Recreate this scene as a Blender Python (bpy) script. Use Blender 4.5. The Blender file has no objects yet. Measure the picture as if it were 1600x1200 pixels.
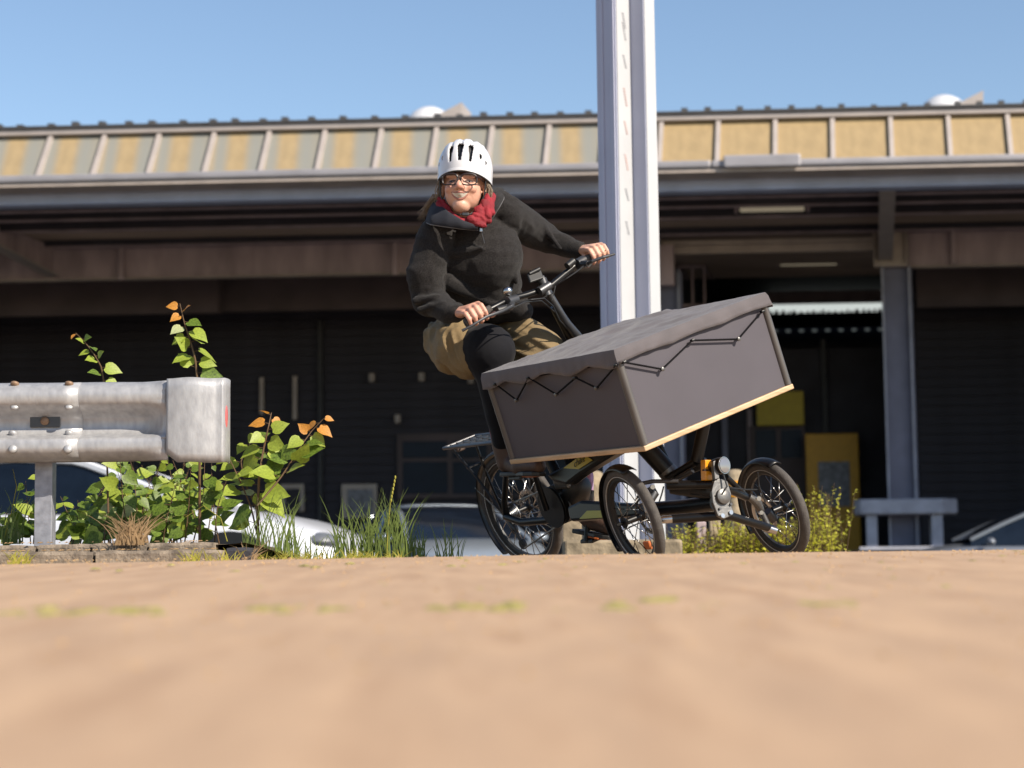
import bpy, math, random
import numpy as np
from mathutils import Vector, Matrix, noise
random.seed(7)
rnd = random.random
def U(a, b): return a + (b - a) * random.random()
V = Vector
sc = bpy.context.scene
# ------------------------------------------------------------------ camera
F = 2900.0
PIT = math.atan(280 / F); ROL = math.radians(.645)
FW = V((0, math.cos(PIT), math.sin(PIT))); RT0 = V((1, 0, 0)); UP0 = RT0.cross(FW)
RT = RT0 * math.cos(ROL) - UP0 * math.sin(ROL); UPV = UP0 * math.cos(ROL) + RT0 * math.sin(ROL)
EYE = V((0, 0, .12))
cd = bpy.data.cameras.new('camera'); cam = bpy.data.objects.new('camera', cd); sc.collection.objects.link(cam)
cam.matrix_world = Matrix.Translation(EYE) @ Matrix((RT, UPV, -FW)).transposed().to_4x4()
cd.sensor_width = 36; cd.lens = F * 36 / 1600; cd.clip_end = 3000; cd.clip_start = .05
cd.dof.use_dof = True; cd.dof.focus_distance = 7.35; cd.dof.aperture_fstop = 2.9
sc.camera = cam
# ------------------------------------------------------------------ light
SUN_AZ, SUN_EL = math.radians(52), math.radians(38)      # azimuth from behind the viewer towards the right
sdir = V((math.sin(SUN_AZ) * math.cos(SUN_EL), -math.cos(SUN_AZ) * math.cos(SUN_EL), math.sin(SUN_EL)))
sl = bpy.data.lights.new('sun', 'SUN'); sl.energy = 5.0; sl.angle = math.radians(.5); sl.color = (1, .9, .76)
so = bpy.data.objects.new('sun', sl); sc.collection.objects.link(so)
so.rotation_euler = sdir.to_track_quat('Z', 'Y').to_euler(); so.location = (6, -6, 9)
w = bpy.data.worlds.new('World'); sc.world = w; w.use_nodes = True
nt = w.node_tree; nt.nodes.clear()
sky = nt.nodes.new('ShaderNodeTexSky'); sky.sky_type = 'NISHITA'; sky.sun_disc = False
sky.sun_elevation = SUN_EL; sky.sun_rotation = math.pi - SUN_AZ
sky.air_density = 1.0; sky.dust_density = .35; sky.ozone_density = 1.6
bg = nt.nodes.new('ShaderNodeBackground'); bg.inputs[1].default_value = .094
wo = nt.nodes.new('ShaderNodeOutputWorld')
nt.links.new(sky.outputs[0], bg.inputs[0]); nt.links.new(bg.outputs[0], wo.inputs[0])
sc.view_settings.view_transform = 'Standard'; sc.view_settings.look = 'None'
sc.view_settings.gamma = 1; sc.view_settings.use_curve_mapping = False
sc.view_settings.exposure = .76
sc.cycles.max_bounces = 6; sc.cycles.transparent_max_bounces = 8

def W(px, py, Y):
    """world point seen at a photo pixel (1600 wide) at depth Y"""
    d = FW + RT * ((px - 800) / F) + UPV * ((600 - py) / F)
    return EYE + d * (Y / d.y)
def on_plane(px, py, p0, n):
    d = FW + RT * ((px - 800) / F) + UPV * ((600 - py) / F)
    return EYE + d * ((p0 - EYE).dot(n) / d.dot(n))
# ------------------------------------------------------------------ materials
MATS = {}; AK = .70
def mat(name, col, rough=.6, metal=0, var=.12, scale=8, bump=0, bscale=60, spec=.5, coat=0, trans=0, em=None, attr=None, col2=None, stretch=None, detail=5, sheen=0):
    m = bpy.data.materials.new(name); m.use_nodes = True; n = m.node_tree; b = n.nodes['Principled BSDF']; L = n.links.new
    b.inputs['Roughness'].default_value = rough; b.inputs['Metallic'].default_value = metal
    b.inputs['Specular IOR Level'].default_value = spec; b.inputs['Coat Weight'].default_value = coat
    if sheen: b.inputs['Sheen Weight'].default_value = sheen
    tc = n.nodes.new('ShaderNodeTexCoord'); src = tc.outputs['Object']
    if stretch:
        mp = n.nodes.new('ShaderNodeMapping'); mp.inputs['Scale'].default_value = stretch; L(src, mp.inputs[0]); src = mp.outputs[0]
    nz = n.nodes.new('ShaderNodeTexNoise'); nz.inputs['Scale'].default_value = scale; nz.inputs['Detail'].default_value = detail; L(src, nz.inputs[0])
    rp = n.nodes.new('ShaderNodeValToRGB'); L(nz.outputs[0], rp.inputs[0])
    rp.color_ramp.elements[0].position = .3; rp.color_ramp.elements[1].position = .7
    c = V(col[:3]); c2 = V(col2) if col2 else c
    if not attr: c = c * AK; c2 = c2 * AK
    rp.color_ramp.elements[0].color = (*(c * (1 - var)), 1); rp.color_ramp.elements[1].color = (*(c2 * (1 + var)), 1)
    out = rp.outputs[0]
    if attr:
        at = n.nodes.new('ShaderNodeVertexColor'); at.layer_name = attr
        mx = n.nodes.new('ShaderNodeMix'); mx.data_type = 'RGBA'; mx.blend_type = 'MULTIPLY'; mx.inputs[0].default_value = 1
        L(at.outputs[0], mx.inputs[6]); L(out, mx.inputs[7]); out = mx.outputs[2]
    L(out, b.inputs['Base Color'])
    m['out'] = 1
    if bump:
        nb = n.nodes.new('ShaderNodeTexNoise'); nb.inputs['Scale'].default_value = bscale; nb.inputs['Detail'].default_value = 6; L(src, nb.inputs[0])
        bp = n.nodes.new('ShaderNodeBump'); bp.inputs['Strength'].default_value = bump; bp.inputs['Distance'].default_value = .01
        L(nb.outputs[0], bp.inputs['Height']); L(bp.outputs[0], b.inputs['Normal'])
    if em:
        b.inputs['Emission Color'].default_value = (*em[:3], 1); b.inputs['Emission Strength'].default_value = em[3]
    if trans:
        t = n.nodes.new('ShaderNodeBsdfTranslucent'); L(out, t.inputs[0])
        ms = n.nodes.new('ShaderNodeMixShader'); ms.inputs[0].default_value = trans
        L(b.outputs[0], ms.inputs[1]); L(t.outputs[0], ms.inputs[2]); L(ms.outputs[0], n.nodes['Material Output'].inputs[0])
    del m['out']
    MATS[name] = m; return m
def glassmat(name, col, rough=.03, alpha=.35):
    m = bpy.data.materials.new(name); m.use_nodes = True; n = m.node_tree; b = n.nodes['Principled BSDF']; L = n.links.new
    b.inputs['Base Color'].default_value = (*col, 1); b.inputs['Roughness'].default_value = rough; b.inputs['IOR'].default_value = 1.5
    t = n.nodes.new('ShaderNodeBsdfTransparent'); ms = n.nodes.new('ShaderNodeMixShader'); ms.inputs[0].default_value = alpha
    L(t.outputs[0], ms.inputs[1]); L(b.outputs[0], ms.inputs[2]); L(ms.outputs[0], n.nodes['Material Output'].inputs[0])
    return m
M = {}
M['black'] = mat('black_paint', (.006, .006, .007), .36, var=.2, spec=.35)
M['blackmatt'] = mat('black_plastic', (.012, .012, .013), .5, var=.25)
M['rubber'] = mat('tyre_rubber', (.075, .066, .060), .8, var=.25, scale=40, bump=.3, bscale=200)
M['steel'] = mat('bright_steel', (.62, .62, .62), .25, 1, var=.1)
M['alu'] = mat('cast_aluminium', (.19, .185, .18), .42, .75, var=.1, bump=.1, bscale=90)
M['darkmetal'] = mat('dark_metal', (.10, .10, .105), .4, .7, var=.2)
M['panel'] = mat('box_panel', (.084, .075, .092), .6, var=.06, scale=5, bump=.02, bscale=300, spec=.4)
M['cord'] = mat('elastic_cord', (.008, .008, .009), .9, spec=.1)
M['cloth'] = mat('box_cover_cloth', (.110, .096, .104), .8, var=.14, scale=12, bump=.25, bscale=350, sheen=.15)
M['ply'] = mat('plywood', (.60, .40, .22), .55, var=.18, scale=6, stretch=(1, 1, 14), col2=(.66, .46, .28))
M['carlens'] = mat('car_lamp', (.16, .17, .19), .45, .1)
M['amber'] = mat('amber_reflector', (.9, .38, .02), .25, var=.05)
M['label'] = mat('yellow_label', (.50, .47, .06), .45, var=.05)
M['lens'] = mat('lamp_lens', (.38, .38, .40), .15, .6, var=.1)
M['knit'] = mat('charcoal_knit', (.008, .0075, .009), .95, var=.45, scale=230, bump=.45, bscale=380, col2=(.028, .025, .024), sheen=.06, spec=.2)
M['collar'] = mat('navy_lining', (.014, .016, .026), .9, var=.2, bump=.4, bscale=300)
M['piping'] = mat('grey_piping', (.16, .16, .17), .7)
M['scarf'] = mat('red_scarf', (.26, .004, .014), .8, var=.3, scale=25, bump=.35, bscale=160)
M['khaki'] = mat('khaki_cloth', (.245, .170, .080), .85, var=.14, scale=14, bump=.3, bscale=240)
M['tights'] = mat('black_tights', (.006, .006, .009), .85, var=.15, sheen=.05, spec=.2)
M['boot'] = mat('brown_leather', (.075, .042, .03), .6, var=.25, scale=25, bump=.2, bscale=90)
M['sole'] = mat('orange_sole', (.55, .13, .02), .6)
M['sock'] = mat('patterned_sock', (.42, .13, .14), .9, var=.3, scale=30, col2=(.35, .26, .48))
M['skin'] = mat('skin', (1, 1, 1), .5, var=.03, scale=30, attr='Col', bump=.06, bscale=160)
M['skin'].node_tree.nodes['Principled BSDF'].inputs['Subsurface Weight'].default_value = .08
M['skin'].node_tree.nodes['Principled BSDF'].inputs['Subsurface Radius'].default_value = (.01, .004, .002)
M['teeth'] = mat('teeth', (.80, .74, .64), .3, var=.02)
M['hair'] = mat('grey_blond_hair', (.27, .205, .145), .5, var=.3, scale=60)
M['white'] = mat('helmet_white', (.80, .80, .83), .28, var=.02, coat=.4)
M['glasses'] = mat('tortoise_frame', (.018, .007, .006), .4, var=.4, scale=60)
M['lensg'] = glassmat('spectacle_lens', (.05, .05, .05), alpha=.03)
M['galv'] = mat('galvanised_steel', (.47, .47, .49), .45, .4, var=.07, scale=38, bump=.12, bscale=70, col2=(.56, .56, .57), stretch=(1, 1, .45))
M['galvpost'] = mat('galvanised_post', (.40, .41, .46), .5, .45, var=.22, scale=30, bump=.1)
M['rust'] = mat('rusty_bolt', (.30, .19, .12), .6, .3, var=.3, scale=60)
M['kerb'] = mat('weathered_stone', (.19, .15, .115), .9, var=.35, scale=18, bump=.8, bscale=60, col2=(.30, .24, .18))
M['kerbdark'] = mat('dark_stone', (.035, .035, .045), .8, var=.3, bump=.5)
M['concrete'] = mat('rough_concrete', (.26, .21, .14), .9, var=.4, scale=9, bump=.8, bscale=30, col2=(.38, .30, .20))
M['beam'] = mat('brown_steel', (.52, .41, .43), .7, .1, var=.25, scale=3, bump=.15, bscale=20, stretch=(1, 1, .3))
M['beamlight'] = mat('pale_steel', (.58, .49, .43), .6, .1, var=.15, scale=3)
M['bluebeam'] = mat('blue_grey_steel', (.60, .68, .92), .55, .2, var=.12, scale=2)
M['gutter'] = mat('zinc_gutter', (.40, .385, .41), .5, .3, var=.12, scale=2, bump=.08, bscale=12)
M['rib'] = mat('painted_rib', (.50, .44, .41), .55, .1, var=.08, scale=3)
M['ceil'] = mat('ribbed_ceiling', (.42, .33, .27), .8, var=.3, scale=1.2, stretch=(.3, 1, 1))
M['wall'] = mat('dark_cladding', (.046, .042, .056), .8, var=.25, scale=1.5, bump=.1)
M['wallbrown'] = mat('brown_fascia', (.13, .098, .10), .8, var=.2, scale=1.5)
M['roof'] = mat('dark_roof', (.06, .06, .065), .7, var=.2)
M['blueglass'] = mat('window_glass', (.012, .022, .045), .3, var=.3, scale=1, spec=.12)
M['yellow'] = mat('yellow_sheet', (.62, .45, .005), .5, var=.08)
M['orange'] = mat('orange_cabinet', (.72, .36, .004), .5, var=.08)
M['poster'] = mat('poster_print', (.25, .25, .28), .6, var=.5, scale=9)
M['tube'] = mat('lamp_cover', (.7, .62, .48), .5, var=.08, em=(1, .85, .6, .10))  # faint glow added to lift the tube covers out of the canopy shade
M['daylight'] = mat('skylight_pane', (.6, .62, .6), .5, em=(.85, .92, .88, .42), var=.3, scale=1.6)
M['colm'] = mat('grey_column', (.235, .235, .32), .6, .1, var=.15, scale=2)
M['guard'] = mat('cast_guard', (.50, .51, .60), .7, var=.15, scale=4)
M['asph'] = mat('asphalt', (.06, .058, .06), .9, var=.2, scale=3, bump=.3)
M['soil'] = mat('dry_soil', (.16, .115, .07), .95, var=.35, scale=30, bump=.8, bscale=80)
M['carwhite'] = mat('car_white', (.74, .76, .82), .3, var=.02, coat=.6)
M['carsilver'] = mat('car_silver', (.36, .41, .47), .3, .4, var=.03, coat=.6)
M['cargrey'] = mat('car_grey', (.20, .22, .26), .35, .4, var=.03, coat=.5)
M['cardark'] = mat('car_dark', (.03, .035, .045), .25, .2, var=.03, coat=.6)
M['carglass'] = mat('car_glass', (.006, .010, .018), .08, var=.2, spec=.45)
M['anod'] = mat('anodised_profile', (.56, .585, .74), .5, .1, var=.06, scale=2, bump=.04, bscale=20)  # blue shade of the pillar's side faces put into the profile colour
M['pvc'] = mat('painted_aluminium', (.56, .575, .60), .5, .05, var=.05, scale=3, bump=.05, bscale=30)
M['ink'] = mat('grey_ink', (.30, .31, .34), .6)
M['inkred'] = mat('faded_red_ink', (.52, .36, .34), .6)
M['red'] = mat('red_reflector', (.75, .16, .16), .3)
M['stem'] = mat('plant_stem', (.14, .08, .035), .7)
M['leaf'] = mat('leaf_green', (.115, .185, .022), .5, var=.35, scale=9, trans=.4, col2=(.19, .29, .035))
M['leafyel'] = mat('leaf_lime', (.40, .50, .06), .5, var=.25, scale=9, trans=.4)
M['weedleaf'] = mat('weed_leaf', (.88, .86, .12), .55, var=.3, scale=9, trans=.5)
M['leafpale'] = mat('leaf_pale', (.55, .60, .30), .5, var=.2, scale=9, trans=.35)
M['leafor'] = mat('leaf_orange', (.75, .33, .05), .55, var=.3, scale=9, trans=.4)
M['grass'] = mat('grass_blade', (.13, .20, .04), .6, var=.35, scale=6, trans=.35, col2=(.22, .29, .06))
M['grassyel'] = mat('grass_yellow', (.50, .46, .07), .6, var=.3, scale=12, trans=.35)
M['straw'] = mat('dry_straw', (.40, .26, .13), .7, var=.3, scale=12, trans=.2)
M['moss'] = mat('moss', (.42, .36, .10), .95, var=.4, scale=40, bump=1, bscale=120)
M['debris'] = mat('dry_debris', (.45, .28, .13), .9, var=.5, scale=50)
# paving: warm concrete with real blotches
g = mat('paving', (.50, .328, .205), .85, var=.07, scale=7, bump=.2, bscale=140, col2=(.55, .365, .225), stretch=(1.6, .35, 1))
n = g.node_tree; b = n.nodes['Principled BSDF']; L = n.links.new; old = b.inputs['Base Color'].links[0].from_socket
tc = n.nodes.new('ShaderNodeTexCoord'); n2 = n.nodes.new('ShaderNodeTexNoise'); n2.inputs['Scale'].default_value = 9; n2.inputs['Detail'].default_value = 3
mp = n.nodes.new('ShaderNodeMapping'); mp.inputs['Scale'].default_value = (1.5, .26, 1); L(tc.outputs['Object'], mp.inputs[0]); L(mp.outputs[0], n2.inputs[0])
r2 = n.nodes.new('ShaderNodeValToRGB'); L(n2.outputs[0], r2.inputs[0]); r2.color_ramp.elements[0].position = .50; r2.color_ramp.elements[1].position = .70
r2.color_ramp.elements[0].color = (0, 0, 0, 1); r2.color_ramp.elements[1].color = (.75, .75, .75, 1)
mx = n.nodes.new('ShaderNodeMix'); mx.data_type = 'RGBA'; L(r2.outputs[0], mx.inputs[0]); L(old, mx.inputs[6]); mx.inputs[7].default_value = (.305, .19, .112, 1)
L(mx.outputs[2], b.inputs['Base Color']); M['pave'] = g
# yellow glazing panels
def striped(name, stripes):
    m = mat(name, (.43, .315, .165), .4, var=.10, scale=4, bump=.05, stretch=(2, 2, .4)); n = m.node_tree; L = n.links.new; b = n.nodes['Principled BSDF']
    old = b.inputs['Base Color'].links[0].from_socket
    if stripes:
        tc = n.nodes.new('ShaderNodeTexCoord'); sp = n.nodes.new('ShaderNodeSeparateXYZ'); L(tc.outputs['Object'], sp.inputs[0])
        oi = n.nodes.new('ShaderNodeObjectInfo'); ma = n.nodes.new('ShaderNodeMath'); ma.operation = 'MULTIPLY_ADD'; L(oi.outputs['Random'], ma.inputs[0]); ma.inputs[1].default_value = .12; L(sp.outputs[0], ma.inputs[2])
        rp = n.nodes.new('ShaderNodeValToRGB'); L(ma.outputs[0], rp.inputs[0]); e = rp.color_ramp.elements
        e[0].position = .02; e[0].color = (.9, .9, .9, 1); e[1].position = .95; e[1].color = (.8, .8, .8, 1)
        for p, v in ((.12, .45), (.2, .95), (.28, .85), (.40, .10), (.60, .08), (.72, .85), (.8, .95)):
            q = e.new(p); q.color = (v, v, v, 1)
        mx = n.nodes.new('ShaderNodeMix'); mx.data_type = 'RGBA'; L(rp.outputs[0], mx.inputs[0]); L(old, mx.inputs[6]); mx.inputs[7].default_value = (.20, .205, .19, 1)
        L(mx.outputs[2], b.inputs['Base Color'])
    return m
M['glaz'] = striped('yellow_sheet_plain', False); M['glazs'] = striped('yellow_sheet_weathered', True)
# tyre-side reflective line etc. use plain colours
M['refl'] = mat('reflective_strip', (.55, .55, .52), .4)
# ------------------------------------------------------------------ mesh helpers
ORG = {}
def origin(o):
    while o is not None:
        if o in ORG: return ORG[o]
        o = o.parent
    return V((0, 0, 0))
class MB:
    def __init__(s): s.v = []; s.f = []
    def add(s, vs, fs):
        k = len(s.v); s.v += [V(p) for p in vs]; s.f += [tuple(i + k for i in f) for f in fs]; return s
    def box(s, c, sz, ax=None):
        c = V(c); a = ax or (V((1, 0, 0)), V((0, 1, 0)), V((0, 0, 1))); h = [x / 2 for x in sz]
        vs = [c + a[0] * h[0] * i + a[1] * h[1] * j + a[2] * h[2] * k for i in (-1, 1) for j in (-1, 1) for k in (-1, 1)]
        return s.add(vs, [(0, 1, 3, 2), (4, 6, 7, 5), (0, 4, 5, 1), (2, 3, 7, 6), (0, 2, 6, 4), (1, 5, 7, 3)])
    def tube(s, pts, r, n=10, cap=True, closed=False, flat=None):
        pts = [V(p) for p in pts]; N = len(pts); rs = r if isinstance(r, (list, tuple)) else [r] * N
        def tg(i):
            a = pts[(i - 1) % N] if (closed or i > 0) else pts[0]; b = pts[(i + 1) % N] if (closed or i < N - 1) else pts[-1]
            t = b - a; return t.normalized() if t.length > 1e-9 else V((0, 0, 1))
        t0 = tg(0); up = V((0, 0, 1)) if abs(t0.z) < .9 else V((1, 0, 0)); nn = (up - t0 * up.dot(t0)).normalized(); vs = []
        for i in range(N):
            t = tg(i); nn = nn - t * nn.dot(t)
            nn = nn.normalized() if nn.length > 1e-6 else t.orthogonal().normalized(); bb = t.cross(nn)
            for k in range(n):
                a = 2 * math.pi * k / n; vs.append(pts[i] + (nn * math.cos(a) + bb * math.sin(a)) * rs[i])
        fs = []
        for i in range(N if closed else N - 1):
            j = (i + 1) % N
            for k in range(n): fs.append((i * n + k, i * n + (k + 1) % n, j * n + (k + 1) % n, j * n + k))
        if cap and not closed: fs += [tuple(range(n))[::-1], tuple((N - 1) * n + k for k in range(n))]
        return s.add(vs, fs)
    def cap(s, p, q, r1, r2, n=16):     # tapered capsule
        p, q = V(p), V(q); d = q - p; l = d.length; t = d / l if l > 1e-6 else V((0, 0, 1)); pts = []; rs = []
        for i in range(5):
            a = math.pi / 2 * (1 - i / 5); pts.append(p - t * r1 * math.sin(a)); rs.append(max(r1 * math.cos(a), r1 * .05))
        pts.append(p); rs.append(r1); pts.append(q); rs.append(r2)
        for i in range(1, 6):
            a = math.pi / 2 * i / 5; pts.append(q + t * r2 * math.sin(a)); rs.append(max(r2 * math.cos(a), r2 * .05))
        return s.tube(pts, rs, n)
    def ell(s, c, r, R=None, n=20):
        c = V(c); m = n // 2; vs = []; fs = []
        for i in range(1, m):
            a = math.pi * i / m
            for k in range(n):
                b = 2 * math.pi * k / n; p = V((r[0] * math.sin(a) * math.cos(b), r[1] * math.sin(a) * math.sin(b), r[2] * math.cos(a)))
                vs.append(c + (R @ p if R else p))
        top = V((0, 0, r[2])); vs += [c + (R @ top if R else top), c - (R @ top if R else top)]; T = len(vs) - 2
        for i in range(m - 2):
            for k in range(n): fs.append((i * n + k, (i + 1) * n + k, (i + 1) * n + (k + 1) % n, i * n + (k + 1) % n))
        for k in range(n):
            fs.append((T, k, (k + 1) % n)); fs.append((T + 1, (m - 2) * n + (k + 1) % n, (m - 2) * n + k))
        return s.add(vs, fs)
    def disc(s, c, ax, r, t, n=24, r2=None):
        c = V(c); ax = V(ax).normalized(); return s.tube([c - ax * t / 2, c + ax * t / 2], [r, r2 or r], n)
    def ring(s, c, ax, R, r, n=64, m=10, sq=1):
        c = V(c); ax = V(ax).normalized(); a = ax.orthogonal().normalized(); b = ax.cross(a); vs = []; fs = []
        for i in range(n):
            t = 2 * math.pi * i / n; d = a * math.cos(t) + b * math.sin(t)
            for k in range(m):
                u = 2 * math.pi * k / m; vs.append(c + d * (R + r * math.cos(u)) + ax * r * sq * math.sin(u))
        for i in range(n):
            for k in range(m): fs.append((i * m + k, ((i + 1) % n) * m + k, ((i + 1) % n) * m + (k + 1) % m, i * m + (k + 1) % m))
        return s.add(vs, fs)
    def prism(s, poly, d):
        poly = [V(p) for p in poly]; d = V(d); N = len(poly)
        return s.add(poly + [p + d for p in poly], [tuple(range(N))[::-1], tuple(range(N, 2 * N))] + [(i, (i + 1) % N, N + (i + 1) % N, N + i) for i in range(N)])
    def grid(s, P, close=False):     # P[i][j]
        n, m = len(P), len(P[0]); vs = [p for r in P for p in r]
        return s.add(vs, [(i * m + j, i * m + j + 1, (i + 1) * m + j + 1, (i + 1) * m + j) for i in range(n - 1) for j in range(m - 1)])
    def mesh(s, name, off=V((0, 0, 0)), smooth=True):
        me = bpy.data.meshes.new(name); me.from_pydata([p - off for p in s.v], [], s.f); me.update()
        if smooth:
            me.polygons.foreach_set('use_smooth', [True] * len(me.polygons))
        return me
    def build(s, name, m, parent=None, smooth=True, auto=True, bevel=0, solid=0, local=False, sub=0):
        me = s.mesh(name, V((0, 0, 0)) if local else origin(parent), smooth)
        o = bpy.data.objects.new(name, me); sc.collection.objects.link(o)
        if m: me.materials.append(M[m] if isinstance(m, str) else m)
        if parent: o.parent = parent
        import bmesh
        bm = bmesh.new(); bm.from_mesh(me); bmesh.ops.recalc_face_normals(bm, faces=bm.faces); bm.to_mesh(me); bm.free()
        if solid: md = o.modifiers.new('s', 'SOLIDIFY'); md.thickness = solid; md.offset = 0
        if bevel: md = o.modifiers.new('b', 'BEVEL'); md.width = bevel; md.segments = 2; md.limit_method = 'ANGLE'
        if sub: md = o.modifiers.new('u', 'SUBSURF'); md.levels = sub; md.render_levels = sub
        if smooth and auto:
            try: me.set_sharp_from_angle(angle=math.radians(35))
            except Exception: pass
        return o
def remesh(mb, vox, smooth=4, fac=.5):
    me = mb.mesh('tmp'); o = bpy.data.objects.new('tmp', me); sc.collection.objects.link(o)
    r = o.modifiers.new('r', 'REMESH'); r.mode = 'VOXEL'; r.voxel_size = vox
    if smooth: q = o.modifiers.new('q', 'SMOOTH'); q.factor = fac; q.iterations = smooth
    dg = bpy.context.evaluated_depsgraph_get(); out = bpy.data.meshes.new_from_object(o.evaluated_get(dg))
    bpy.data.objects.remove(o); bpy.data.meshes.remove(me)
    return out
def finish(me, name, m, parent, disp=None, color=None):
    off = origin(parent); N = len(me.vertices); co = np.empty(N * 3); me.vertices.foreach_get('co', co); co = co.reshape(-1, 3)
    nr = np.empty(N * 3); me.vertices.foreach_get('normal', nr); nr = nr.reshape(-1, 3)
    if disp is not None: co = disp(co, nr)
    if color is not None:
        c = color(co, nr); c = np.concatenate([c, np.ones((N, 1))], 1)
        at = me.color_attributes.new('Col', 'FLOAT_COLOR', 'POINT'); at.data.foreach_set('color', c.ravel())
    me.vertices.foreach_set('co', (co - np.array(off)).ravel()); me.update()
    me.polygons.foreach_set('use_smooth', [True] * len(me.polygons)); me.materials.clear(); me.materials.append(M[m]); me.name = name
    o = bpy.data.objects.new(name, me); sc.collection.objects.link(o); o.parent = parent
    return o
def tag(o, label=None, cat=None, group=None, kind=None):
    if label: o['label'] = label
    if cat: o['category'] = cat
    if group: o['group'] = group
    if kind: o['kind'] = kind
    return o
def thing(name, loc, label, cat, group=None):
    o = bpy.data.objects.new(name, None); sc.collection.objects.link(o); o.location = loc; o.empty_display_size = .1
    ORG[o] = V(loc); return tag(o, label, cat, group)
def inst(o, parent=None, loc=None, rot=None, name=None):
    c = o.copy(); sc.collection.objects.link(c); c.parent = parent
    if loc is not None: c.location = loc
    if rot is not None: c.rotation_euler = rot
    return c
def nz(p, s, o=0): return noise.noise(V((p[0] * s + o, p[1] * s + o * .7, p[2] * s - o)))
# ------------------------------------------------------------------ ground
GY = [-40, 0, .9, 2, 3, 4, 5, 5.5, 5.8, 6.1, 6.6, 7.2, 8.1, 10, 14, 18, 22, 27, 60, 2500]
GZ = [0, 0, 0, .033, .0625, .092, .1225, .1378, .144, .142, .122, .100, .090, .045, -.13, -.30, -.43, -.62, -.62, -.62]
def gz(x, y): return float(np.interp(y, GY, GZ))
ys = list(np.linspace(-6, .6, 8)) + list(np.linspace(.7, 5.3, 70)) + list(np.linspace(5.32, 6.6, 60)) + list(np.linspace(6.65, 12, 60)) + list(np.linspace(12.5, 30, 30)) + [40, 60, 120, 400, 1500]
xs = [-1500, -400, -100, -40, -15] + list(np.linspace(-6, 6, 160)) + [15, 40, 100, 400, 1500]
mb = MB(); P = []
for y in ys:
    P.append([V((x, y, gz(x, y) - .010 * min(max(-x / 1.6, 0), 2) * (1 if 4.5 < y < 7 else 0) + (.0009 * nz((x, y, 0), 3.1) + .0009 * nz((x, y, 0), 17) if y < 12 else 0))) for x in xs])
mb.grid(P)
o = mb.build('ground', 'pave', auto=False); tag(o, kind='structure')
import bmesh
# asphalt of the loading yard, a sheet above the ground
mb = MB(); P = []
for y in list(np.linspace(9.5, 30, 40)) + [36]:
    P.append([V((x, y, gz(x, y) + .006)) for x in (-60, -20, 0, 20, 60)])
mb.grid(P); o = mb.build('yard_asphalt', 'asph', auto=False); tag(o, kind='structure')

def moss_blob(mb, cx, cy, rx, ry, h, n=30):
    """low moss tuft as a bumpy cap"""
    P = []; K = 12
    for i in range(7):
        rr = i / 6; row = []
        for k in range(K + 1):
            a = 2 * math.pi * (k % K) / K; q = 1 + .35 * noise.noise(V((cx * 5 + math.cos(a) * 1.3, cy * 5 + math.sin(a) * 1.3, 0)))
            x = cx + rx * rr * q * math.cos(a); y = cy + ry * rr * q * math.sin(a)
            row.append(V((x, y, gz(x, y) + h * (1 - rr ** 2) * (1 + .5 * nz((x, y, 3), 60)) - .002)))
        P.append(row)
    mb.grid(P)
mb = MB()
for (px, wpx, s) in ((40, 90, .7), (110, 80, 1), (205, 60, .9), (240, 30, .6), (405, 60, 1), (450, 40, .5), (515, 40, .8), (580, 60, .3), (700, 60, .7), (745, 60, 1.2), (790, 30, .9), (880, 70, .3), (960, 40, .7), (1022, 30, .9), (1100, 40, .3), (1270, 40, .6), (1310, 50, .5), (1430, 60, .3)):
    for k in range(4):
        Y = 2.78 + U(-.10, .10) + (.2 if px in (1022,) else 0); x = (px + U(-.5, .5) * wpx - 800) / F * Y
        moss_blob(mb, x, Y, U(.012, .03), U(.03, .07), .006 * s)
for k in range(26):
    Y = U(4.6, 5.7); x = U(-1.5, 1.6); moss_blob(mb, x, Y, U(.008, .02), U(.02, .06), .004)
for k in range(16):
    Y = U(3.2, 4.6); x = U(-1.0, 1.1); moss_blob(mb, x, Y, U(.008, .016), U(.02, .04), .003)
o = mb.build('moss', 'moss', auto=False); tag(o, 'low yellow green moss growing in the joints of the pale paving', kind='stuff')
mb = MB()
for k in range(1100):
    Y = U(4.9, 6.0) if k % 3 else U(1.6, 4.9); x = U(-.3, .3) * Y * 1.0; s = U(.0012, .0045)
    c = V((x, Y, gz(x, Y) + s * .3)); q = [V((U(-1, 1), U(-1, 1), U(-.4, .6))) * s for _ in range(4)]
    mb.add([c + V((-s, -s, 0)), c + V((s, -s * .6, 0)), c + V((s * .7, s, 0)), c + V((-s, s * .8, 0)), c + V((0, 0, s * .9))], [(0, 1, 4), (1, 2, 4), (2, 3, 4), (3, 0, 4), (0, 3, 2, 1)])
o = mb.build('dry_leaf_litter', 'debris', smooth=False); tag(o, 'tiny brown crumbs and grit scattered over the sunlit paving', kind='stuff')
# ------------------------------------------------------------------ freight hall
BU_, BV_ = V((1, -.05, 0)), V((.19, 1, 0)); BO = V((0, 29, 0))
def BL(u, v, z): return BO + BU_ * u + BV_ * v + V((0, 0, z))
def bu(px, v):
    k = (px - 800) / F; return (k * (29 + v) - .19 * v) / (1 + .05 * k)
def brow(px, row, v):
    u = bu(px, v); Y = 29 + v - .05 * u; return EYE.z + (880 - .01126 * (px - 800) - row) / F * Y
hall = thing('freight_hall', BO, 'long low freight hall with a striped yellow parapet and a deep dark canopy', 'hall')
def sbox(mb, u0, u1, v0, v1, z0, z1):
    vs = [BL(u, v, z) for u in (u0, u1) for v in (v0, v1) for z in (z0, z1)]
    return mb.add(vs, [(0, 1, 3, 2), (4, 6, 7, 5), (0, 4, 5, 1), (2, 3, 7, 6), (0, 2, 6, 4), (1, 5, 7, 3)])
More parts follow.
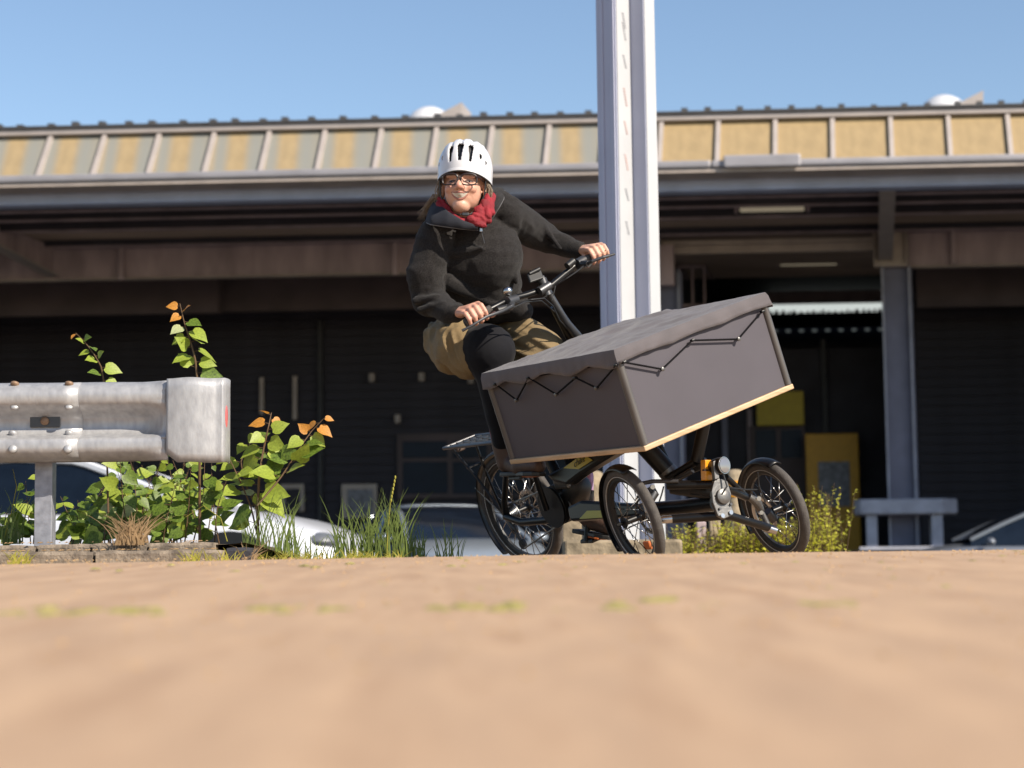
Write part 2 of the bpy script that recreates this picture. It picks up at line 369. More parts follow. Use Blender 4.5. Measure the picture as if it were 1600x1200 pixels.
def hpart(name, m, *boxes, bevel=.01, parent=None):
    mb = MB()
    for b in boxes: sbox(mb, *b)
    return mb.build(name, m, parent or hall, smooth=False, bevel=bevel)
UL, UR = -16, 14
# parapet glazing sheets and ribs
divs = [bu(p, 0) for p in (-126, -37, 52, 139, 227, 316, 405, 495, 586, 675, 765, 857, 947, 1038, 1130, 1222, 1314, 1408, 1501, 1597, 1690)]
zb, zt, vb, vt = 6.36, 7.17, .0, .5
def ppt(u, t, out=0): return BL(u + .0 * t, vb + (vt - vb) * t - out * .85, zb + (zt - zb) * t + out * .5)
psh = {}
for i in range(len(divs) - 1):
    a, b_ = divs[i], divs[i + 1]; k = 'glazs' if i < 12 else 'glaz'; o0 = ppt(a, 0)
    if k not in psh:
        mb = MB(); wd = .905
        mb.add([p - o0 for p in (ppt(a, 0), ppt(a + wd, 0), ppt(a + wd, 1), ppt(a, 1), ppt(a, 0, -.03), ppt(a + wd, 0, -.03), ppt(a + wd, 1, -.03), ppt(a, 1, -.03))],
               [(0, 1, 2, 3), (7, 6, 5, 4), (0, 4, 5, 1), (2, 6, 7, 3), (1, 5, 6, 2), (0, 3, 7, 4)])
        me = mb.mesh('panel', smooth=False); me.materials.append(M[k]); psh[k] = me
    o = bpy.data.objects.new('parapet_panel', psh[k]); sc.collection.objects.link(o); o.parent = hall; o.location = o0 - BO
mb = MB(); a = 0; h = .035
q = [ppt(s * h, t, out) - ppt(0, 0) for out in (.004, .06) for t in (0, 1) for s in (-1, 1)]
mb.add(q, [(0, 1, 3, 2), (4, 6, 7, 5), (0, 4, 5, 1), (2, 3, 7, 6), (0, 2, 6, 4), (1, 5, 7, 3)])
me = mb.mesh('rib', smooth=False); me.materials.append(M['rib'])
for u in divs:
    o = bpy.data.objects.new('parapet_rib', me); sc.collection.objects.link(o); o.parent = hall; o.location = ppt(u, 0) - BO
hpart('cap_strip', 'rib', (UL, UR, .40, .62, 7.172, 7.27))
hpart('roof_edge', 'roof', (UL, UR, .36, .80, 7.273, 7.315))
mb = MB(); random.seed(3); px = -100
while px < 1700:
    u = bu(px, .45); sbox(mb, u - .05, u + .05, .38, .5, 7.318, 7.318 + U(.03, .06)); px += U(34, 52)
o = mb.build('roof_clip', 'roof', hall, smooth=False); o['kind'] = 'stuff'
hpart('gutter', 'gutter', (UL, 3.2, -.30, -.02, 6.24, 6.36), (3.206, UR, -.30, -.02, 6.24, 6.355), (3.4, 4.6, -.36, -.302, 6.22, 6.42), bevel=.03)
hpart('gutter_underside', 'beamlight', (UL, UR, -.26, .3, 6.17, 6.235))
hpart('edge_beam', 'bluebeam', (UL, UR, .33, .45, 6.02, 6.22), (UL, UR, .25, .6, 5.985, 6.015))
# roof, canopy ceiling, outer walls
hpart('roof', 'roof', (UL, UR, .82, 27, 7.1, 7.25), (UL, UR, .5, 11, 6.32, 6.40), bevel=0)
mb = MB(); P = [[], []]
for i in range(0, 90):
    v = .55 + i * .12; z = 6.30 if i % 2 else 6.25
    P[0].append(BL(UL, v, z)); P[1].append(BL(UR, v, z)); P[0].append(BL(UL, v + .09, z)); P[1].append(BL(UR, v + .09, z))
mb.grid(P); mb.build('canopy_ceiling', 'ceil', hall, smooth=False)
for v, zz in ((1.1, 6.06), (2.0, 6.08), (3.1, 6.10), (4.9, 6.13)):
    hpart('purlin', 'wall', (UL, UR, v, v + .05, zz, 6.24)); hpart('purlin_flange', 'beam', (UL, UR, v - .01, v + .14, zz - .022, zz - .002))  # shade put into the dark web colour, light into the paler flange
def ibeam(name, u0, u1, v, z0, z1, m='beam', fl=.12):
    hpart(name + '_flange', 'beamlight', (u0, u1, v - fl, v + fl, z0, z0 + .028)); return hpart(name, m, (u0, u1, v - .02, v + .02, z0 + .03, z1 - .03), (u0, u1, v - fl, v + fl, z1 - .028, z1))  # bottom flange paler than the web: light from below put into its colour
ibeam('girder', UL, bu(1036, 5.5), 5.5, 5.56, 6.20)
ibeam('girder', bu(1428, 5.5), UR, 5.5, 5.50, 6.20)
for px in (189, 620, 1500):
    u = bu(px, 5.5); hpart('stiffener', 'beam', (u - .05, u + .05, 5.35, 5.47, 5.54, 6.19))
hpart('door_header', 'beamlight', (bu(1040, 5.3), bu(1378, 5.3), 5.25, 5.45, 5.98, 6.06), (bu(1040, 5.3), bu(1378, 5.3), 5.3, 5.42, 5.82, 5.975))
# cantilevers from the columns to the eave
for px in (-330, 80, 1392):
    u = bu(px, 5.4)
    for (du, zo) in ((.015, .02), (.13, 0)):
        mb = MB()
        for s in ((0,) if du < .1 else (0,)):
            z0a, z0b = 5.98, 5.62
            if du < .1:
                pl = [BL(u - du, .65, z0a + .03), BL(u - du, 5.3, z0b + .03), BL(u - du, 5.3, 6.2), BL(u - du, .65, 6.2)]; mb.prism(pl, BL(u + du, 0, 0) - BL(u - du, 0, 0))
            else:
                pl = [BL(u - du, .65, z0a), BL(u - du, 5.3, z0b), BL(u - du, 5.3, z0b + .028), BL(u - du, .65, z0a + .028)]; mb.prism(pl, BL(u + du, 0, 0) - BL(u - du, 0, 0))
        mb.build('cantilever' if du < .1 else 'cantilever_flange', 'beam' if du < .1 else 'rib', hall, smooth=False)  # lower flange takes a pale colour that stands for ground bounce
# columns
def column(px, v, w, m='colm'):
    u = bu(px, v)
    return hpart('column', m, (u - w / 2, u + w / 2, v - .02, v + .02, .2, 5.56), (u - w / 2, u - w / 2 + .03, v - .16, v + .16, .2, 5.56), (u + w / 2 - .03, u + w / 2, v - .161, v + .161, .2, 5.56), (u + w / 2 + .002, u + w / 2 + .04, v - .08, v + .04, .2, 5.5)) and hpart('column_edge', 'guard', (u + w / 2 - .035, u + w / 2 + .005, v - .175, v - .163, .2, 5.5), (u - w / 2 - .005, u - w / 2 + .035, v - .175, v - .163, .2, 5.5))
column(1407, 5.5, .52); column(1050, 5.5, .40); column(-330, 5.5, .5)
u = bu(1400, 5.5); hpart('gusset', 'beamlight', (u - .31, u + .31, 5.2, 5.4, 5.5, 5.56), (u - .31, u - .27, 5.22, 5.38, 5.561, 6.2), (u + .27, u + .31, 5.22, 5.38, 5.561, 6.2), (u - .268, u + .268, 5.3, 5.34, 5.561, 6.2))
hpart('gusset', 'beam', (bu(1048, 5.3) - .2, bu(1048, 5.3) + .14, 5.0, 5.24, 5.2, 5.95))
# fascias deeper inside
hpart('inner_fascia', 'wallbrown', (UL, bu(338, 8), 8, 8.25, 5.25, 6.24), bevel=0)
hpart('inner_fascia', 'wallbrown', (bu(345, 8.6), bu(1046, 8.6), 8.6, 8.8, 5.35, 6.24), bevel=0)
hpart('inner_fascia', 'wallbrown', (bu(1440, 8), UR, 8, 8.2, 5.1, 6.24), bevel=0)
# clad back wall: single boards
zfl = .28
hpart('platform', 'asph', (UL, UR, 4.6, 27, -.6, zfl), bevel=.02)
uA, uB = UL, bu(1046, 11)
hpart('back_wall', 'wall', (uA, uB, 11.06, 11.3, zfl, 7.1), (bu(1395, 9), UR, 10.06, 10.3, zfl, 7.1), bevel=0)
for (ua, ub, v) in ((uA, uB, 11), (bu(1437, 10), UR, 10)):
    me = None
    for k in range(27):
        z = zfl + .02 + k * .2
        if me is None:
            mb = MB(); sbox(mb, ua, ub, v, v + .05, 0, .175); me = mb.mesh('board', BO + V((0, 0, 0)), smooth=False); me.materials.append(M['wall'])
        o = bpy.data.objects.new('cladding_board', me); sc.collection.objects.link(o); o.parent = hall; o.location = (0, U(-.008, .008), z)
# inner bay: side walls, rear wall, daylight strip
uc, ud = bu(1046, 11), bu(1437, 10)
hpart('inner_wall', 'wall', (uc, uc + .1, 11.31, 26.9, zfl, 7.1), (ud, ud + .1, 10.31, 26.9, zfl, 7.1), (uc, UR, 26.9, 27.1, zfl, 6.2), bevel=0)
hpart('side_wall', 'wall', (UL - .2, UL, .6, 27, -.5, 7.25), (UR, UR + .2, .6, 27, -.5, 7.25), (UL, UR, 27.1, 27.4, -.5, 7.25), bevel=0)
vv = 20
z0, z1 = brow(1290, 487, vv), brow(1290, 473, vv)
hpart('skylight_pane', 'daylight', (bu(1205, vv), bu(1392, vv), vv, vv + .04, z0, z1), bevel=0)
mb = MB(); a0, a1 = bu(1205, vv), bu(1392, vv); random.seed(5); q = a0
while q < a1:
    wq = U(.10, .2); sbox(mb, q, q + wq * .6, vv - .06, vv - .03, z0 - .02, z0 + U(.02, .07)); q += wq
mb.build('strip_edge', 'wall', hall, smooth=False)['kind'] = 'stuff'
mb = MB(); z2 = brow(1290, 515, vv)
for k in range(9):
    q = a0 + (a1 - a0) * (k + .5) / 9; sbox(mb, q - .07, q + .05, vv, vv + .04, z2 - .03, z2 + .03)
mb.build('daylight_slot', mat('slot_light', (.4, .42, .4), .5, em=(.7, .8, .8, .06)), hall, smooth=False)
hpart('inner_header', 'beam', (bu(1200, 17), bu(1395, 17), 17, 17.2, brow(1290, 470, 17), brow(1290, 452, 17)))
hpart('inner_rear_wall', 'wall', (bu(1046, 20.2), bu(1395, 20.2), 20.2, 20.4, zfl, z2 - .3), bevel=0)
# doors and windows on the back wall
def wbox(name, m, x0, x1, r0, r1, v, d=.05, parent=None, bevel=.008):
    u0, u1 = bu(x0, v), bu(x1, v); xm = (x0 + x1) / 2
    return hpart(name, m, (u0, u1, v - d, v, brow(xm, r1, v), brow(xm, r0, v)), bevel=bevel, parent=parent)
wf = wbox('window', 'wallbrown', 620, 1000, 676, 778, 10.95, .06)
for (a, b_, c, d) in ((628, 698, 690, 716), (628, 698, 722, 772), (706, 760, 690, 716), (706, 760, 722, 772), (768, 990, 690, 772)):
    wbox('pane', 'blueglass', a, b_, c, d, 10.88, .02, wf)
wf = wbox('door', 'wallbrown', 1170, 1258, 666, 850, 12.9, .06)
wbox('pane', 'blueglass', 1180, 1212, 672, 716, 12.83, .02, wf); wbox('pane', 'blueglass', 1220, 1252, 672, 716, 12.83, .02, wf)
hpart('inner_wall', 'wall', (bu(1060, 13), bu(1390, 13), 13, 13.2, zfl, brow(1225, 545, 13)), bevel=0)
wbox('door_frame', 'colm', 1128, 1137, 640, 860, 12.95, .08); wbox('door_frame', 'beam', 1168, 1176, 640, 860, 12.95, .08); wbox('door_frame', 'colm', 1060, 1066, 640, 860, 12.95, .08)
for (x, r) in ((500, 560),): wbox('downpipe', 'roof', 497, 504, 500, 860, 10.94, .1)
wbox('downpipe', 'roof', 1286, 1294, 530, 680, 12.94, .1)
wbox('frame_rail', 'beamlight', 404.5, 411, 590, 648, 10.92, .05); wbox('frame_rail', 'beamlight', 456.5, 463, 588, 656, 10.92, .05)
wf = wbox('noticeboard', 'beamlight', 533, 588, 757, 810, 10.9, .05); wbox('pane', 'poster', 541, 581, 765, 806, 10.84, .01, wf)
wf = wbox('noticeboard', 'beamlight', 438, 474, 757, 800, 10.9, .05); wbox('pane', 'wall', 444, 467, 764, 798, 10.84, .01, wf)
for i, (a, r) in enumerate(((581, 590), (659, 589), (621, 655), (736, 592))):
    v = 10.9; u = bu(a, v); z = brow(a, r, v)
    l = thing('wall_lamp', BL(u, v, z), ['small pale wall lamp on the dark boards left of the rider', 'small pale wall lamp nearest left of the rider\'s skirt', 'small pale wall lamp, lowest one, above the blue window', 'small wall lamp hidden half behind the rider\'s khaki skirt'][i], 'wall lamp', 'pale lamps on the dark wall')
    mb = MB(); sbox(mb, u - .06, u + .06, v - .10, v + .0, z - .10, z + .09); mb.build('lamp_housing', 'beamlight', l, smooth=False, bevel=.02)
    mb = MB(); sbox(mb, u - .045, u + .045, v - .125, v - .102, z - .08, z + .03); mb.build('lamp_glass', 'rib', l, smooth=False, bevel=.01)
# hanging tube lights
for i, (x0, x1, r, v) in enumerate(((1156, 1258, 293, 1.9), (1164, 1266, 321, 2.9), (1226, 1315, 408, 9.5))):
    u0, u1 = bu(x0, v), bu(x1, v); z = brow((x0 + x1) / 2, r, v)
    l = thing('ceiling_light', BL((u0 + u1) / 2, v, z), ['long unlit tube light under the canopy, nearest the eave', 'long unlit tube light under the canopy, second from the eave', 'pale tube light hanging inside the dark open bay'][i], 'ceiling light', 'tube lights under the canopy')
    mb = MB(); sbox(mb, u0, u1, v - .06, v + .06, z - .045, z + .03); mb.build('diffuser', 'tube', l, smooth=False, bevel=.02)
    for u in (u0 - .09, u1 + .04): mb = MB(); sbox(mb, u, u + .05, v - .05, v + .05, z - .06, 6.24); mb.build('hanger', 'beam', l, smooth=False)
# rooflights on the hall roof
for i, (px, row) in enumerate(((684, 176), (1503, 157))):
    v = 3.2; u = bu(px, v); z = 7.25; zt_ = brow(px, row - 20, v); z0_ = 7.25
    l = thing('roof_hatch', BL(u, v, z0_), ['white domed roof hatch with a tan flap above the rider', 'white domed roof hatch with a tan flap right of the tall pillar'][i], 'roof hatch', 'domed hatches on the hall roof')
    H = zt_ - z0_
    mb = MB(); sbox(mb, u - .55, u + .55, v - .5, v + .5, z0_, z0_ + H * .45); mb.build('hatch_base', 'rib', l, smooth=False, bevel=.03)
    mb = MB(); mb.ell(BL(u - .12, v, z0_ + H * .45), (.48, .45, H * .55)); mb.build('dome', 'white', l)
    mb = MB(); mb.prism([BL(u + .12, v - .45, z0_ + H * .72), BL(u + .55, v - .45, z0_ + H * .95), BL(u + .52, v - .45, z0_ + H * .42), BL(u + .2, v - .45, z0_ + H * .5)], BV_ * .8); mb.build('flap', 'rib', l, smooth=False)
# yellow sign and cabinet in the bay
v = 12.6
s = thing('wall_sign', BL(bu(1220, v), v, brow(1220, 640, v)), 'plain dark yellow square sign high on the wall of the open bay', 'sign')
wbox('sign_board', 'yellow', 1183, 1257, 612, 665, v, .04, s)
s = thing('cabinet', BL(bu(1299, v), v, zfl), 'tall ochre cabinet with a grey notice window inside the dark bay', 'cabinet')
u0, u1 = bu(1259, v), bu(1341, v)
hpart('cabinet_body', 'orange', (u0, u1, v - .5, v, zfl, brow(1300, 678, v - .5)), parent=s, bevel=.02)
wbox('notice_window', 'poster', 1277, 1326, 722, 792, v - .502, .02, s)
# low pallet cage behind the pillar
v = 9; s = thing('mesh_cage', BL(bu(1085, v), v, brow(1085, 477, v)), 'brownish steel cage high in the bay right of the pale pillar', 'cage')
u0, u1 = bu(1064, v), bu(1106, v); z0, z1 = brow(1085, 477, v), brow(1085, 412, v); mb = MB()
for u in (u0, u0 + (u1 - u0) * .5, u1 - .03): sbox(mb, u, u + .04, v, v + .04, z0, z1)
for z in (z0, z1 - .04): sbox(mb, u0, u1, v + .041, v + .08, z, z + .05)
sbox(mb, u0, u1, v + .1, v + .5, z0, z0 + .04); sbox(mb, u0, u0 + .04, v + .1, v + 2, z1, z1 + .04); sbox(mb, u1 - .04, u1, v + .1, v + 2, z1, z1 + .04)
mb.build('cage_frame', 'beam', s, smooth=False)
# guard table round the column foot
v = 5.5; uc_ = bu(1412, v - .6); s = thing('column_guard', BL(uc_, v, zfl), 'grey concrete guard ring on short legs round the foot of the column', 'column guard')
zt_, zb_ = brow(1412, 780, v - .6), brow(1412, 804, v - .6)
mb = MB(); hw = .93
mb.prism([BL(uc_ - hw, v - .55, zb_), BL(uc_ - hw + .12, v - .75, zb_), BL(uc_ + hw - .28, v - .75, zb_), BL(uc_ + hw, v - .45, zb_), BL(uc_ + hw, v + .45, zb_), BL(uc_ + hw - .28, v + .75, zb_), BL(uc_ - hw + .12, v + .75, zb_), BL(uc_ - hw, v + .55, zb_)], V((0, 0, zt_ - zb_)))
mb.build('guard_ring', 'guard', s, smooth=False, bevel=.04)
for (du, dv) in ((-.62, -.55), (.55, -.55), (-.62, .55), (.55, .55)):
    mb = MB(); sbox(mb, uc_ + du - .1, uc_ + du + .1, v + dv - .06, v + dv + .06, zfl + .06, zb_ - .002); mb.build('leg', 'guard', s, smooth=False, bevel=.01)
mb = MB(); sbox(mb, uc_ - .85, uc_ + .8, v - .68, v + .68, zfl + .002, zfl + .058); mb.build('base_plate', 'guard', s, smooth=False, bevel=.01)
# ------------------------------------------------------------------ tall pillar sign
Y0 = 11.0; base = W(975.5, 870, Y0); bx, by = base.x, base.y
pil = thing('sign_pillar', V((bx, by, gz(bx, by) - .02)), 'tall pale aluminium sign pillar of two joined profiles with faded upright lettering', 'sign pillar')
a = math.radians(47); ef = V((math.cos(a), math.sin(a), 0)); el = V((-math.sin(a), math.cos(a), 0))   # front face runs along ef, left face along el
def pbox(mb, o_, f0, f1, l0, l1, z0, z1, tilt=0):
    vs = []
    for f_ in (f0, f1):
        for l_ in (l0, l1):
            for z in (z0, z1): vs.append(V((o_.x, o_.y, 0)) + ef * (f_ + tilt * (z1 - z0) * (0 if z == z1 else 1)) + el * l_ + V((0, 0, z)))
    return mb.add(vs, [(0, 1, 3, 2), (4, 6, 7, 5), (0, 4, 5, 1), (2, 3, 7, 6), (0, 2, 6, 4), (1, 5, 7, 3)])
c0 = V((base.x, base.y, 0)); z0, z1 = gz(bx, by) - .1, 4.6
mb = MB(); pbox(mb, c0, 0, .155, 0, .155, z0, z1); mb.build('profile', 'anod', pil, smooth=False, bevel=.004)
mb = MB(); pbox(mb, c0, .006, .152, -.006, -.0008, z0, z1); mb.build('face_sheet', 'pvc', pil, smooth=False, bevel=.001)
mb = MB()
for (l0, l1) in ((.012, .045), (.098, .122)): pbox(mb, c0, -.008, -.0005, l0, l1, z0, z1)
mb.build('profile_rib', 'anod', pil, smooth=False, bevel=.002)
c1 = W(1020, 870, Y0 + .02); c1 = V((c1.x, c1.y, 0))
mb = MB(); pbox(mb, c1, 0, .105, 0, .155, z0, z1, .004); o = mb.build('profile', 'anod', pil, smooth=False, bevel=.004)
mb = MB(); pbox(mb, c1, .004, .101, -.006, -.0008, z0, z1, .004); mb.build('face_sheet', 'pvc', pil, smooth=False, bevel=.001)
mb = MB(); pbox(mb, c0, .158, .26, .07, .10, z0, z1); mb.build('web', 'anod', pil, smooth=False)
random.seed(11)
for (r, ln, m) in ((18, 26, 'ink'), (30, 30, 'ink'), (80, 22, 'ink'), (138, 30, 'inkred'), (188, 22, 'inkred'), (244, 26, 'inkred'), (296, 20, 'ink'), (350, 22, 'ink')):
    mb = MB(); z = EYE.z + (878 - r) / F * Y0; L_ = ln / F * Y0
    if r == 18: z += .02
    nlet = 7
    for k in range(nlet):       # small upright faded letters, running downwards
        zz = z + L_ / 2 - L_ * k / nlet; f0 = .055 + .025 * k / nlet
        hh = L_ / nlet * .7; o_ = c0 - el * .0068
        for q in range(2):
            f1 = f0 + .012 * q; pbox(mb, o_, f1, f1 + .006, -.0008, 0, zz - hh, zz)
        pbox(mb, o_, f0, f0 + .02, -.0009, -.00085, zz - hh * U(.3, .9), zz - hh * .2)
    mb.build('lettering', m, pil, smooth=False)
# ------------------------------------------------------------------ things behind the rider
mb = MB(); p = W(970, 872, 10.2); s = thing('concrete_kerb', V((p.x, p.y, gz(p.x, p.y))), 'rough mossy concrete kerb block lying behind the tricycle', 'kerb')
a_, b_ = W(882, 872, 10.2), W(1066, 872, 10.25)
mb.box(((a_ + b_) / 2) + V((0, .12, .03)), (b_.x - a_.x, .26, .14)); o = mb.build('block', 'concrete', s, bevel=.015, smooth=False)
def post(name, px, row_top, wpx, Y, m, label, cat, h=None):
    p = W(px, row_top, Y); g_ = gz(p.x, p.y) - .03; wd = wpx / F * Y
    s = thing(name, V((p.x, p.y, g_)), label, cat)
    mb = MB(); mb.box(V((p.x, p.y, (p.z + g_) / 2)), (wd, wd, p.z - g_)); mb.build('shaft', m, s, smooth=False, bevel=.008)
    return s, p, g_, wd
post('concrete_post', 893, 806, 30, 10.6, 'concrete', 'square pale concrete post seen between the rear and front wheels', 'post')
post('timber_post', 1095, 815, 15, 11.4, 'beam', 'thin dark post standing in the weeds behind the front axle', 'post')
post('concrete_post', 1116, 800, 17, 11.5, 'concrete', 'slim beige concrete post in the weeds under the headlight', 'post')
for i, (px, rt, wpx, col) in enumerate(((927, 735, 44, 'ink'), (1148, 733, 34, 'amber'))):
    Y = 12.5; p = W(px, rt, Y); g_ = gz(p.x, p.y); r = wpx / F * Y / 2
    s = thing('bollard', V((p.x, p.y, g_)), ['round topped beige bollard seen beside the left boot', 'round topped pale bollard with an amber band behind the headlight'][i], 'bollard')
    mb = MB(); prof = [(r * .9, g_), (r, p.z - r * 1.1), (r * .98, p.z - r * .7), (r * .8, p.z - r * .28), (r * .45, p.z - r * .05), (.002, p.z)]
    mb.tube([V((p.x, p.y, z)) for _, z in prof], [q for q, _ in prof], 20); mb.build('bollard_body', 'concrete', s)
    if i:
        mb = MB(); mb.tube([V((p.x, p.y, p.z - r * 2.6)), V((p.x, p.y, p.z - r * 1.1))], r * 1.03, 20); mb.build('amber_band', 'amber', s)
# ------------------------------------------------------------------ guard rail
GYr = 7.0
gp = W(70, 870, 7.12); rail = thing('guard_rail', V((gp.x, gp.y, .2)), 'galvanised steel crash barrier with a rounded end and bolted joint, left of the rider', 'crash barrier')
zb_, zt_ = W(150, 720, GYr).z, W(150, 596, GYr).z; Hh = zt_ - zb_
prof = [(0, .03), (.06, .062), (.13, .082), (.20, .085), (.27, .080), (.31, .055), (.345, .020), (.40, .004), (.48, .0), (.56, .004), (.61, .022), (.67, .055), (.73, .078), (.80, .085), (.87, .083), (.94, .066), (1, .030)]
def dense(pr, k=3):
    out = []
    for i in range(len(pr) - 1):
        for j in range(k):
            t = j / k; p0, p1, p2, p3 = pr[max(i - 1, 0)], pr[i], pr[i + 1], pr[min(i + 2, len(pr) - 1)]
            f = lambda a, b, c, d: .5 * ((2 * b) + (-a + c) * t + (2 * a - 5 * b + 4 * c - d) * t * t + (-a + 3 * b - 3 * c + d) * t ** 3)
            out.append((p1[0] + (p2[0] - p1[0]) * t, f(p0[1], p1[1], p2[1], p3[1])))
    return out + [pr[-1]]
PR = dense(prof)
def railseg(x0, x1, yo, name, endtaper=False):
    P = []; N = 24
    for i in range(N + 1):
        x = x0 + (x1 - x0) * i / N; row = []
        for (h, q) in PR:
            pr_ = q
            if endtaper:
                t = max(0, (x - (x1 - .10)) / .10)
                pr_ = q + (.088 - q) * (t ** 1.2) * (1 if q < .08 else .5)
            row.append(V((x, GYr - pr_ + .085 + yo, zb_ + h * Hh + .0015 * nz((x, h, 0), 6))))
        P.append(row)
    mb = MB(); mb.grid(P); return mb.build(name, 'galv', rail, solid=.005)
xj = W(122, 650, GYr).x; xe = W(263, 650, GYr).x; xw = W(353, 650, GYr).x
railseg(-3.2, xj, -.006, 'rail_beam'); railseg(xj - .28, xe, 0, 'rail_beam', True)
mb = MB(); P = []; N = 30
plan = []
for i in range(N + 1):
    t = i / N
    if t < .62: q = t / .62; plan.append((xe - .004 + (xw - xe - .02) * q, GYr - .012 + .0 + .012 * math.sin(q * 2) - .02 * math.sin(q * math.pi)))
    else: q = (t - .62) / .38 * math.pi * .9; plan.append((xw - .020 + .020 * math.sin(q) ** .6, GYr - .004 + .06 * (1 - math.cos(q)) * 1.2))
zc0, zc1 = W(310, 721, GYr).z - .004, W(310, 591, GYr).z
for (x, y) in plan:
    row = []
    ch = max(0, 1 - (x - xe) / .04) * .035
    for k in range(11):
        h = k / 10; rnd_ = .005 * (max(0, abs(h - .5) - .42) / .08) ** 2
        row.append(V((x, y + rnd_ - .004, zc0 + ch + (zc1 - zc0 - ch) * h + .002 * math.sin(x * 40))))
    P.append(row)
mb.grid(P); mb.build('end_cap', 'galv', rail, solid=.005)
mb = MB(); c = W(350, 650, GYr - .005); mb.ell(c + V((.0045, .03, 0)), (.0045, .022, .048)); mb.build('reflector', 'red', rail)
bolt = MB(); bolt.tube([V((0, .004, 0)), V((0, -.004, 0)), V((0, -.009, 0)), V((0, -.011, 0))], [.0165, .0165, .011, .002], 14)
bm_ = {}
for kk in ('rust', 'galv'):
    me = bolt.mesh('bolt'); me.materials.append(M[kk]); bm_[kk] = me
def railY(row):
    h = (W(100, row, GYr).z - zb_) / Hh; hs = [p[0] for p in PR]; qs = [p[1] for p in PR]
    q = float(np.interp(h, hs, qs)); dq = float(np.interp(h + .02, hs, qs) - np.interp(h - .02, hs, qs)) / (.04 * Hh)
    return GYr - q + .085 - .012, math.atan(dq)
for (px, r, kk) in ((23, 600, 'rust'), (108, 600, 'rust'), (23, 636, 'galv'), (108, 636, 'galv'), (20, 677, 'galv'), (108, 677, 'galv'), (20, 702, 'galv'), (106, 702, 'galv')):
    y, an = railY(r); p = W(px, r, y)
    o = bpy.data.objects.new('bolt', bm_[kk]); sc.collection.objects.link(o); o.parent = rail; o.location = p - ORG[rail]; o.rotation_euler = (-an, 0, 0)
mb = MB(); a_, b_ = W(47, 668, GYr + .07), W(94, 648, GYr + .07)
mb.box((a_ + b_) / 2, (b_.x - a_.x, .008, b_.z - a_.z)); o = mb.build('clamp_plate', 'darkmetal', rail, smooth=False, bevel=.002)
o2 = bpy.data.objects.new('bolt', bm_['rust']); sc.collection.objects.link(o2); o2.parent = rail; o2.location = (a_ + b_) / 2 - ORG[rail] + V((0, -.005, 0))
mb = MB(); x0, x1 = W(55, 720, 7.13).x, W(82, 720, 7.13).x; zp = W(70, 846, 7.13).z
mb.box(V(((x0 + x1) / 2, 7.13, (zb_ + .2 + zp) / 2 - .02)), (x1 - x0, .006, zb_ + .2 - zp + .04)); mb.box(V((x1 - .003, 7.165, (zb_ + .2 + zp) / 2 - .02)), (.006, .06, zb_ + .2 - zp + .04)); mb.box(V((x0 + .003, 7.165, (zb_ + .2 + zp) / 2 - .02)), (.006, .06, zb_ + .2 - zp + .04))
mb.build('post', 'galvpost', rail, smooth=False, bevel=.002)
# kerb stones
def stone(pxs, rt, Y, depth, m, label, group, zlow=.06):
    s = None
    for (a, b_) in pxs:
        A, B_ = W(a, rt, Y), W(b_, rt, Y); zt = W(200, rt, Y).z + U(-.004, .004)
        mb = MB(); nx = max(4, int((B_.x - A.x) / .03)); P = []
        ring_ = [(0, zlow), (0, zt - .012), (.010, zt), (depth, zt), (depth, zlow)]
        for i in range(nx + 1):
            x = A.x + .004 + (B_.x - A.x - .008) * i / nx
            P.append([V((x, Y + d + .004 * nz((x, d, z), 14), z + (.004 * nz((x, d, 0), 20) + (.003 if (i == 0 or i == nx) else 0) * -1 if z > zlow else 0))) for d, z in ring_])
        mb.grid(P); k = len(mb.v); n5 = 5
        mb.f.append(tuple(range(5))); mb.f.append(tuple(nx * 5 + q for q in range(5))[::-1])
        yield mb
kerb = thing('kerb_edging', V((W(150, 870, 6.9).x, 6.9, .1)), 'double course of weathered brown kerb stones under the crash barrier', 'kerb')
for mb in stone([(-420, -180), (-178, 146), (148, 349)], 861, 6.85, .13, 'kerb', '', ''): mb.build('kerb_stone', 'kerb', kerb)
for mb in stone([(-420, -140), (-139, 56), (58, 141), (143, 230), (232, 332)], 849, 7.0, .16, 'kerb', '', ''): mb.build('kerb_stone', 'kerb', kerb)
for mb in stone([(352, 393)], 856, 6.9, .2, 'kerbdark', '', ''): o = mb.build('kerb_stone', 'kerbdark', kerb); o['label'] = 'short dark end stone'
# soil bank behind the kerb
mb = MB(); P = []
for i in range(14):
    Y = 7.1 + i * .12; P.append([V((x, Y, max(gz(x, Y) - .05, (.205 - .35 * max(0, (Y - 7.5))) - max(0, x + 1.0) * .35 + .012 * nz((x, Y, 0), 7)))) for x in np.linspace(-4.5, .2, 70)])
mb.grid(P); o = mb.build('soil_bank', 'soil', auto=False); tag(o, kind='structure')
